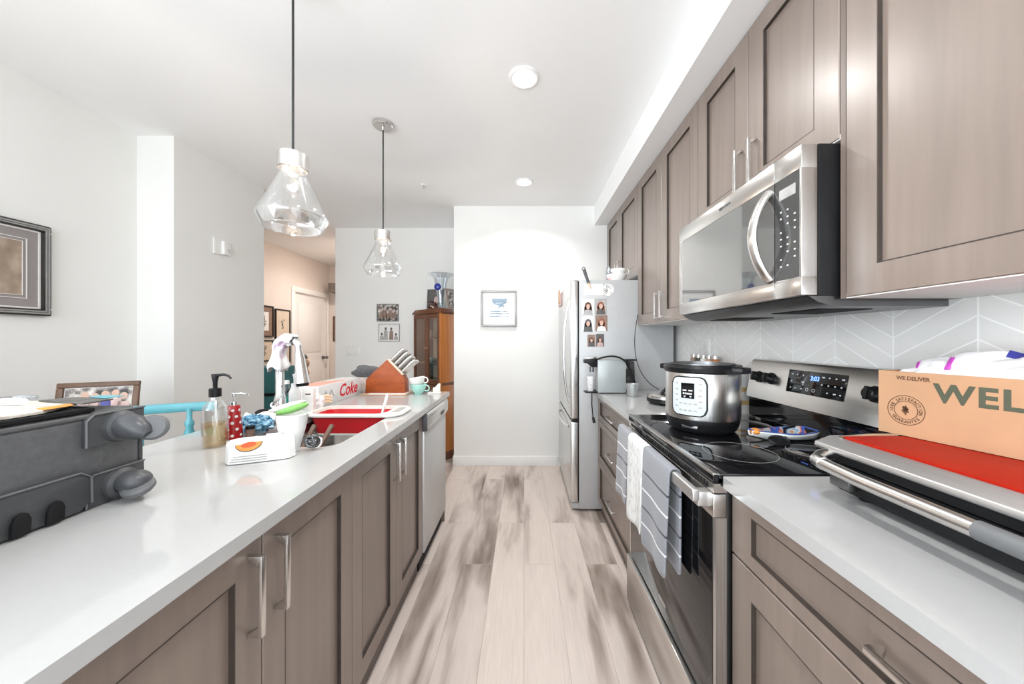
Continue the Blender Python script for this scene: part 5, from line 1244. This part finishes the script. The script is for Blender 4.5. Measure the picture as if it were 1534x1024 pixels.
# ================================================================ pictures and things on the walls
def picture(name, label, cat, loc, rz, w, h, fw, depth, fm, matm, matw, art, tilt=0.0, group=None, glaze=False):
    """framed picture, front towards local -y; origin at the middle of its back"""
    t = thing(name, label, cat, loc, 0, group, (tilt, 0, rz))
    k = MB()
    for x0, x1, z0, z1 in ((-w/2, w/2, h/2-fw, h/2), (-w/2, w/2, -h/2, -h/2+fw), (-w/2, -w/2+fw, -h/2+fw, h/2-fw), (w/2-fw, w/2, -h/2+fw, h/2-fw)):
        k.box(x0, x1, -depth, 0, z0, z1, min(fw, depth)*0.22)
    k.build('frame', fm, t, True)
    MB().box(-w/2+fw*0.7, w/2-fw*0.7, -depth*0.45, -0.001, -h/2+fw*0.7, h/2-fw*0.7).build('backing', matm, t, True)
    a = fw + matw
    MB().box(-w/2+a, w/2-a, -depth*0.45-0.001, -depth*0.45, -h/2+a, h/2-a).build('print', art, t, True)
    return t
# large picture on the left wall
t = picture('framed_picture', 'large sepia picture in a black and pewter frame on the left wall', 'picture', (-2.609, 1.66, 1.655), PI/2, 0.475, 0.485, 0.036, 0.03, 'frame_black', 'mat_taupe', 0.068, 'art_sepia')
for (i, th_, m) in ((0.009, 0.008, 'frame_silver'), (0.020, 0.007, 'frame_silver'), (0.036, 0.008, 'photo_white'), (0.086, 0.003, 'photo_white'), (0.102, 0.002, 'photo_white')):
    k = MB(); w, h = 0.475/2-i, 0.485/2-i; y0, y1 = (-0.0325, -0.029) if i < 0.03 else (-0.017, -0.0125)
    k.box(-w, w, y0, y1, h-th_, h).box(-w, w, y0, y1, -h, -h+th_).box(-w, -w+th_, y0, y1, -h+th_, h-th_).box(w-th_, w, y0, y1, -h+th_, h-th_)
    k.build('liner', m, t, True)
t = picture('framed_picture', 'small blue seascape in a pewter frame on the kitchen end wall', 'picture', (-0.257, WB-0.0005, 1.609), 0, 0.365, 0.372, 0.022, 0.022, 'frame_silver', 'photo_white', 0.035, 'photo_white')
f = frame((0, -0.0112, 0), (1, 0, 0), (0, 0, 1)); k = MB()
pts = [(-0.072, 0.10), (0.082, 0.098), (0.080, 0.055), (0.045, 0.038), (0.060, 0.012), (0.020, 0.018), (-0.012, -0.004), (0.000, 0.030), (-0.045, 0.042), (-0.070, 0.068)]
k.prism(pts, 0, 0.0005, 'z', mtx=f); k.build('painted_cloud', 'art_sea', t, True)
k = MB()
for z, w in ((-0.030, 0.085), (-0.052, 0.10), (-0.080, 0.10)): k.prism([(-w, z), (-w*0.2, z+0.007), (w*0.4, z-0.002), (w, z+0.004), (w, z-0.006), (0, z-0.008), (-w, z-0.006)], 0, 0.0005, 'z', mtx=f)
k.prism([(-0.10, -0.030), (0.10, -0.030), (0.10, -0.031), (-0.10, -0.031)], 0, 0.0004, 'z', mtx=f); k.build('painted_sea', 'art_sea', t, True)
t = picture('photo_print', 'upper dark group photo on the dining wall', 'photo', (-1.667, 4.2495, 1.622), 0, 0.262, 0.212, 0.006, 0.012, 'frame_black', 'photo_white', 0.002, 'art_grey', group='pair of group photos')
f = frame((0, -0.0066, 0), (1, 0, 0), (0, 0, 1))
hd, bd = MB(), MB()
for x, z in ((-0.075, 0.012), (-0.035, 0.028), (0.0, 0.0), (0.040, 0.026), (0.080, 0.010)):
    hd.disc((x, z+0.016, 0.0008), 0.013, 0.017, 0.0004, f)
    bd.prism([(x-0.024, -0.070), (x-0.020, z-0.008), (x+0.020, z-0.008), (x+0.024, -0.070)], 0, 0.0006, 'z', mtx=f)
hd.build('faces', 'photo_pink', t, True); bd.build('clothes', 'photo_brown', t, True)
t = picture('photo_print', 'lower black-and-white photo of a standing family on the dining wall', 'photo', (-1.650, 4.2495, 1.378), 0, 0.255, 0.215, 0.006, 0.012, 'frame_silver', 'photo_white', 0.010, 'photo_white', group='pair of group photos')
f = frame((0, -0.0066, 0), (1, 0, 0), (0, 0, 1))
hd, bd = MB(), MB(); wd = MB()
for x, hh, k in ((-0.088, -0.035, 0), (-0.040, 0.030, 1), (0.028, 0.028, 2), (0.085, -0.040, 0)):
    hd.disc((x, hh+0.018, 0.0008), 0.013, 0.017, 0.0004, f)
    (wd if k == 2 else bd).prism([(x-0.026, -0.088), (x-0.022, hh-0.012), (x, hh+0.004), (x+0.022, hh-0.012), (x+0.026, -0.088)], 0, 0.0006, 'z', mtx=f)
hd.build('heads', 'photo_dark', t, True); bd.build('light_clothes', 'photo_grey', t, True); wd.build('dark_clothes', 'photo_brown', t, True)
t = thing('light_switch', 'double white switch plate on the dining wall', 'switch', (-2.085, 4.2495, 1.155))
MB().box(-0.084, 0.084, -0.006, 0, -0.058, 0.058, 0.003).build('cover_plate', 'white_gloss', t, True)
for x in (-0.046, 0, 0.046): MB().box(x-0.016, x+0.016, -0.0085, -0.006, -0.033, 0.033, 0.001).build('rocker', 'white', t, True)
t = thing('door_chime', 'small white plastic box high on the column wall', 'wall sensor', (-2.3595, 2.692, 2.005))
MB().box(0, 0.012, -0.062, 0.010, -0.062, 0.062, 0.003).build('cover_plate', 'white_gloss', t, True)
MB().box(0.0, 0.036, 0.0, 0.066, -0.055, 0.050, 0.006).build('housing', 'white', t, True)
MB().box(0.0358, 0.0368, 0.030, 0.052, -0.018, -0.010).box(0.0358, 0.0368, 0.038, 0.050, -0.032, -0.024).build('grille', 'photo_grey', t, True)
# family photo leaning on the console
ct = thing('console_table', 'low dark console against the left wall, behind the suitcase', 'table', (-2.40, 1.55, 0))
MB().box(-2.605, -2.21, 1.18, 1.935, 0.812, 0.842, 0.004).build('table_top', 'oak_dark', ct)
MB().box(-2.58, -2.24, 1.21, 1.905, 0.70, 0.812).build('apron', 'oak_dark', ct)
for x in (-2.585, -2.255):
    for y in (1.20, 1.885): MB().box(x, x+0.035, y, y+0.035, 0, 0.70, 0.003).build('leg', 'oak_dark', ct)
t = picture('framed_photo', 'family photo in a brown wooden frame leaning on the console', 'photo frame', (-2.255, 1.845, 0.952), R(28), 0.305, 0.215, 0.026, 0.02, 'frame_brown', 'photo_white', 0.004, 'art_grey', tilt=R(-10))
f = frame((0, -0.0103, 0), (1, 0, 0), (0, 0, 1))
hd, bd, kd = MB(), MB(), MB()
for i, (x, z) in enumerate(((-0.09, 0.0), (-0.052, 0.028), (-0.015, 0.02), (0.022, 0.03), (0.06, 0.034), (0.092, 0.018))):
    hd.disc((x, z+0.012, 0.0006), 0.015, 0.018, 0.0004, f)
    (kd if i == 3 else bd).prism([(x-0.026, -0.075), (x-0.022, z-0.018), (x+0.022, z-0.018), (x+0.026, -0.075)], 0, 0.0005, 'z', mtx=f)
hd.build('faces', 'skin', t, True); bd.build('light_clothes', 'photo_pink', t, True); kd.build('dark_clothes', 'navy', t, True)
MB().box(-0.02, 0.02, 0, 0.003, -0.10, 0.02, mtx=Matrix.Rotation(R(22), 4, 'X')).build('easel_back', 'black_matt', t, True)
t = thing('glass_dish', 'small cut-glass dish on the console left of the family photo', 'dish', (-2.43, 1.66, 0.8425))
o_ = [(0, 0), (0.03, 0), (0.035, 0.02), (0.06, 0.13), (0.065, 0.165)]
MB().lathe(o_ + [(r-0.004, z+0.004) for r, z in o_[::-1]], 14).build('dish_body', 'vase_glass', t, True, smooth=10)
# turquoise bar chair behind the island
tc_ = thing('bar_stool', 'turquoise painted bar stool with turned posts behind the island', 'stool', (-1.62, 1.56, 0), R(28))
rl = [(0.0+0.185*(2*s-1), 0.02*math.cos(PI*(s-0.5)) , 0.972) for s in [k/12 for k in range(13)]]
MB().tube(rl, 0.012, 12, flat=(0.011, 0.021)).build('back_rail', 'turq', tc_, True)
pf = [(0.010, 0.0), (0.010, 0.05), (0.017, 0.06), (0.012, 0.075), (0.018, 0.12), (0.020, 0.16), (0.013, 0.19), (0.017, 0.20), (0.017, 0.215), (0.010, 0.225), (0.010, 0.275)]
for x in (-0.085, 0.085):
    MB().lathe([(0, 0.0)] + pf + [(0, 0.275)], 18, Matrix.Translation((x, 0.008, 0.690))).build('spindle', 'turq', tc_, True)
MB().box(-0.19, 0.19, -0.36, 0.03, 0.655, 0.692, 0.010).build('seat', 'turq', tc_, True)
for x in (-0.165, 0.165):
    for y in (-0.335, 0.005): MB().tube([(x, y, 0.66), (x*1.12, y*1.0+(0.02 if y > -0.1 else -0.02), 0)], [0.018, 0.013], 12).build('leg', 'turq', tc_, True)
k = MB()
for y in (-0.345, 0.015): k.tube([(-0.175, y, 0.25), (0.175, y, 0.25)], 0.010, 10)
k.build('stretcher', 'turq', tc_, True)

# ================================================================ china cabinet in the dining corner
CA = R(-40)                                     # front turned towards the left
cc = thing('china_cabinet', 'tall honey-brown china cabinet with glass doors past the island', 'china cabinet', (-0.885, 3.665, 0), CA)
# local x: along the front to the left is -x; local +y: into the cabinet
CWd, CD, CH = 0.50, 0.27, 1.625
k = MB().box(-CWd, -CWd+0.02, 0.02, CD, 0.0, CH-0.04).box(-CWd, 0, 0.02, CD, CH-0.06, CH-0.035).box(-CWd, 0, 0.02, CD, 0.80, 0.83).box(-CWd, 0, 0.02, CD, 0.0, 0.09)
k.build('case', 'oak_dark', cc, True, smooth=0)
MB().box(-CWd+0.001, -0.001, CD-0.015, CD-0.001, 0, CH-0.04).build('back_board', 'birch', cc, True)
MB().box(-0.02, 0, 0.0, CD, 0.0, CH-0.035, 0.002).build('side_panel', 'oak_light', cc, True)
MB().prism([(-CWd-0.012, CH-0.05), (-CWd-0.012, CH-0.035), (-CWd+0.05, CH), (0.012, CH), (0.012, CH-0.035), (0.0, CH-0.05)], -0.012, CD, 'y', 0.003).build('cornice', 'oak_dark', cc, True)
k = MB()
for z in (1.02, 1.30): k.box(-CWd+0.021, -0.021, 0.03, CD-0.016, z, z+0.014)
k.build('shelf', 'oak_dark', cc, True)
for x0, x1 in ((-CWd, -CWd/2-0.001), (-CWd/2+0.001, -0.021)):
    st = 0.035
    dd = MB().box(x0, x0+st, 0, 0.019, 0.81, CH-0.055, 0.002).box(x1-st, x1, 0, 0.019, 0.81, CH-0.055, 0.002).box(x0+st, x1-st, 0, 0.019, 0.81, 0.86).box(x0+st, x1-st, 0, 0.019, CH-0.10, CH-0.055).build('glass_door', 'oak_dark', cc, True)
    MB().box(x0+st-0.002, x1-st+0.002, 0.008, 0.011, 0.858, CH-0.098).build('pane', 'pane', dd, True)
    lower = MB().box(x0, x1, 0, 0.019, 0.09, 0.80, 0.003).box(x0+0.04, x1-0.04, -0.004, 0.002, 0.14, 0.75, 0.003).build('lower_door', 'oak_dark', cc, True)
MB().ball((-CWd/2-0.02, -0.008, 1.20), 0.008).ball((-CWd/2+0.02, -0.008, 1.20), 0.008).build('knob', 'tan', cc, True)
def in_cab(x, y, z): 
    v = Matrix.Rotation(CA, 4, 'Z') @ Vector((x, y, z)); return (v.x-0.885, v.y+3.665, v.z)
t = thing('plate', 'large pale plate standing on the lower shelf of the china cabinet', 'plate', in_cab(-0.145, 0.150, 1.034+0.098), 0, None, (R(78), 0, CA))
MB().lathe([(0, 0), (0.06, 0.0), (0.097, 0.014), (0.097, 0.018), (0.06, 0.005), (0, 0.005)], 32).build('plate_body', 'white_gloss', t, True)
for i, (x, z, r, h, m, lb) in enumerate(((-0.10, 1.314, 0.035, 0.06, 'white_gloss', 'pale bowl on the upper shelf of the china cabinet, right door'), (-0.37, 1.314, 0.035, 0.09, 'tan', 'tan vase on the upper shelf behind the left cabinet door'), (-0.38, 1.034, 0.045, 0.05, 'white_gloss', 'white bowl on the lower shelf behind the left cabinet door'), (-0.12, 0.83, 0.045, 0.07, 'photo_pink', 'pinkish pot at the cabinet bottom behind the right glass door'))):
    t = thing('vase' if i == 1 else 'bowl', lb, 'vase' if i == 1 else 'bowl', in_cab(x, 0.13, z))
    MB().lathe([(0, 0), (r*0.6, 0), (r, h*0.5), (r*(0.6 if i == 1 else 1.05), h), (r*(0.5 if i == 1 else 0.95), h), (r*0.9, h*0.5), (0, 0.006)], 24).build('body', m, t, True)
# on the cabinet top
t = picture('framed_photo', 'grey-framed portrait of a man on top of the china cabinet', 'photo frame', in_cab(-0.27, 0.135, CH+0.120), R(-4), 0.19, 0.235, 0.016, 0.014, 'photo_dark', 'photo_dark', 0.0, 'photo_dark', tilt=R(-8))
f = frame((0.015, -0.0075, 0), (1, 0, 0), (0, 0, 1))
MB().disc((0, -0.005, 0.0004), 0.030, 0.042, 0.0004, f).build('face', 'photo_pink', t, True)
MB().prism([(-0.06, -0.10), (-0.045, -0.062), (0, -0.045), (0.045, -0.062), (0.06, -0.10)], 0, 0.0004, 'z', mtx=f).build('suit', 'photo_brown', t, True)
t = thing('glass_vase', 'tall flared glass vase with a cobalt blue knob on the cabinet', 'vase', in_cab(-0.105, 0.085, CH+0.001))
o_ = [(0, 0.004), (0.050, 0.004), (0.053, 0.012), (0.034, 0.03), (0.030, 0.06), (0.042, 0.15), (0.062, 0.26), (0.080, 0.335), (0.130, 0.372), (0.142, 0.378)]
MB().lathe(o_ + [(max(0, r-0.004), z+0.004) for r, z in o_[::-1]], 32).build('vase_body', 'vase_glass', t, True)
MB().ball((-0.02, -0.058, 0.235), 0.038, 0.018, 0.038).build('knob', 'blue_orb', t, True)
t = thing('dried_flowers', 'small dark red dried bouquet at the foot of the glass vase', 'bouquet', in_cab(-0.16, 0.012, CH+0.001))
k = MB()
for i in range(14): k.ico((random.uniform(-0.04, 0.04), random.uniform(-0.008, 0.03), 0.04+random.uniform(-0.03, 0.035)), 0.016, 0.014, 0.014, 2, 0.6, 9, i)
k.build('blossoms', 'petal', t, True)
MB().tube([(-0.02, 0, 0.03), (0.02, 0, 0.014)], 0.009, 8).build('ribbon', 'peach', t, True)
picture('framed_photo', 'dark photo frame seen edge-on at the right end of the cabinet top', 'photo frame', in_cab(-0.012, 0.15, CH+0.112), R(62), 0.14, 0.215, 0.014, 0.012, 'photo_brown', 'photo_grey', 0.01, 'art_grey', tilt=R(-12))

# ================================================================ hallway
hx = -3.599
def ink(t):
    f = frame((0, -0.0112, 0), (1, 0, 0), (0, 0, 1)); k = MB()
    for i in range(7):
        x, z = random.uniform(-0.028, 0.028), -0.06+0.02*i
        k.prism([(x-0.012, z-0.006), (x+0.008, z-0.011), (x+0.014, z+0.004), (x-0.004, z+0.012)], 0, 0.0004, 'z', mtx=f)
    k.prism([(-0.004, -0.075), (0.004, -0.075), (0.006, 0.075), (-0.002, 0.075)], 0, 0.0004, 'z', mtx=f)
    k.build('ink_drawing', 'photo_dark', t, True)
t = picture('framed_print', 'hall picture with a wide brown mount, upper left of the four', 'picture', (hx, 4.80, 1.55), PI/2, 0.34, 0.44, 0.020, 0.022, 'frame_black', 'photo_brown', 0.07, 'paper', group='hall prints')
ink(t)
t = picture('framed_print', 'hall picture with a pale print, upper right of the four by the door', 'picture', (hx, 5.165, 1.525), PI/2, 0.32, 0.44, 0.020, 0.022, 'frame_black', 'birch', 0.05, 'birch', group='hall prints')
ink(t)
t = picture('framed_print', 'hall picture with a small flower print, lower left of the four', 'picture', (hx, 4.80, 1.14), PI/2, 0.34, 0.30, 0.020, 0.022, 'frame_black', 'birch', 0.05, 'birch', group='hall prints')
ink(t)
t = picture('framed_print', 'hall picture mostly hidden by the towel, lower right of the four', 'picture', (hx, 5.165, 1.11), PI/2, 0.32, 0.34, 0.020, 0.022, 'frame_black', 'birch', 0.05, 'birch', group='hall prints')
ink(t)
picture('framed_print', 'narrow brown picture at the end of the hall past the door', 'picture', (-3.43, 6.399, 1.50), 0, 0.17, 0.46, 0.02, 0.02, 'frame_brown', 'photo_brown', 0.02, 'art_sepia')
t = thing('hall_cabinet', 'teal painted cabinet standing in the hallway', 'cabinet', (-2.78, 3.72, 0))
MB().box(-3.10, -2.60, 3.60, 3.95, 0.06, 0.70, 0.004).build('lower_case', 'teal', t)
MB().box(-3.08, -2.62, 3.615, 3.94, 0.70, 0.735).build('gap_strip', 'black_matt', t)
MB().box(-3.10, -2.60, 3.60, 3.95, 0.735, 1.00, 0.008).build('upper_case', 'teal', t)
MB().box(-3.08, -2.62, 3.62, 3.93, 0, 0.06).build('plinth', 'black_matt', t)
for x in (-2.97, -2.73): MB().ball((x, 3.592, 0.60), 0.012).build('knob', 'nickel', t)
t = thing('plant_stand', 'small dark stand in the hallway under the carved figure', 'table', (-2.93, 4.62, 0))
MB().lathe([(0, 0.69), (0.13, 0.69), (0.135, 0.70), (0.13, 0.712), (0, 0.712)], 28).build('table_top', 'oak_dark', t, True)
MB().lathe([(0, 0), (0.11, 0), (0.10, 0.02), (0.025, 0.05), (0.02, 0.35), (0.03, 0.40), (0.02, 0.45), (0.04, 0.69), (0, 0.69)], 20).build('pedestal', 'oak_dark', t, True)
t = thing('carved_figure', 'dark brown carved figure in the hallway, just right of the faucet', 'figurine', (-2.93, 4.62, 0.7125))
MB().lathe([(0, 0), (0.05, 0), (0.05, 0.02), (0.03, 0.04), (0.05, 0.10), (0.045, 0.17), (0.02, 0.23), (0, 0.24)], 20).build('torso', 'oak_light', t, True)
MB().ball((-0.01, 0, 0.33), 0.055, 0.05, 0.065).build('headdress', 'photo_dark', t, True)
MB().ball((0.045, -0.02, 0.27), 0.04, 0.035, 0.06).build('collar', 'tan', t, True)
MB().tube([(0.03, -0.03, 0.24), (0.07, -0.04, 0.14), (0.06, -0.04, 0.09)], [0.02, 0.028, 0.02], 12).build('arm', 'oak_light', t, True)
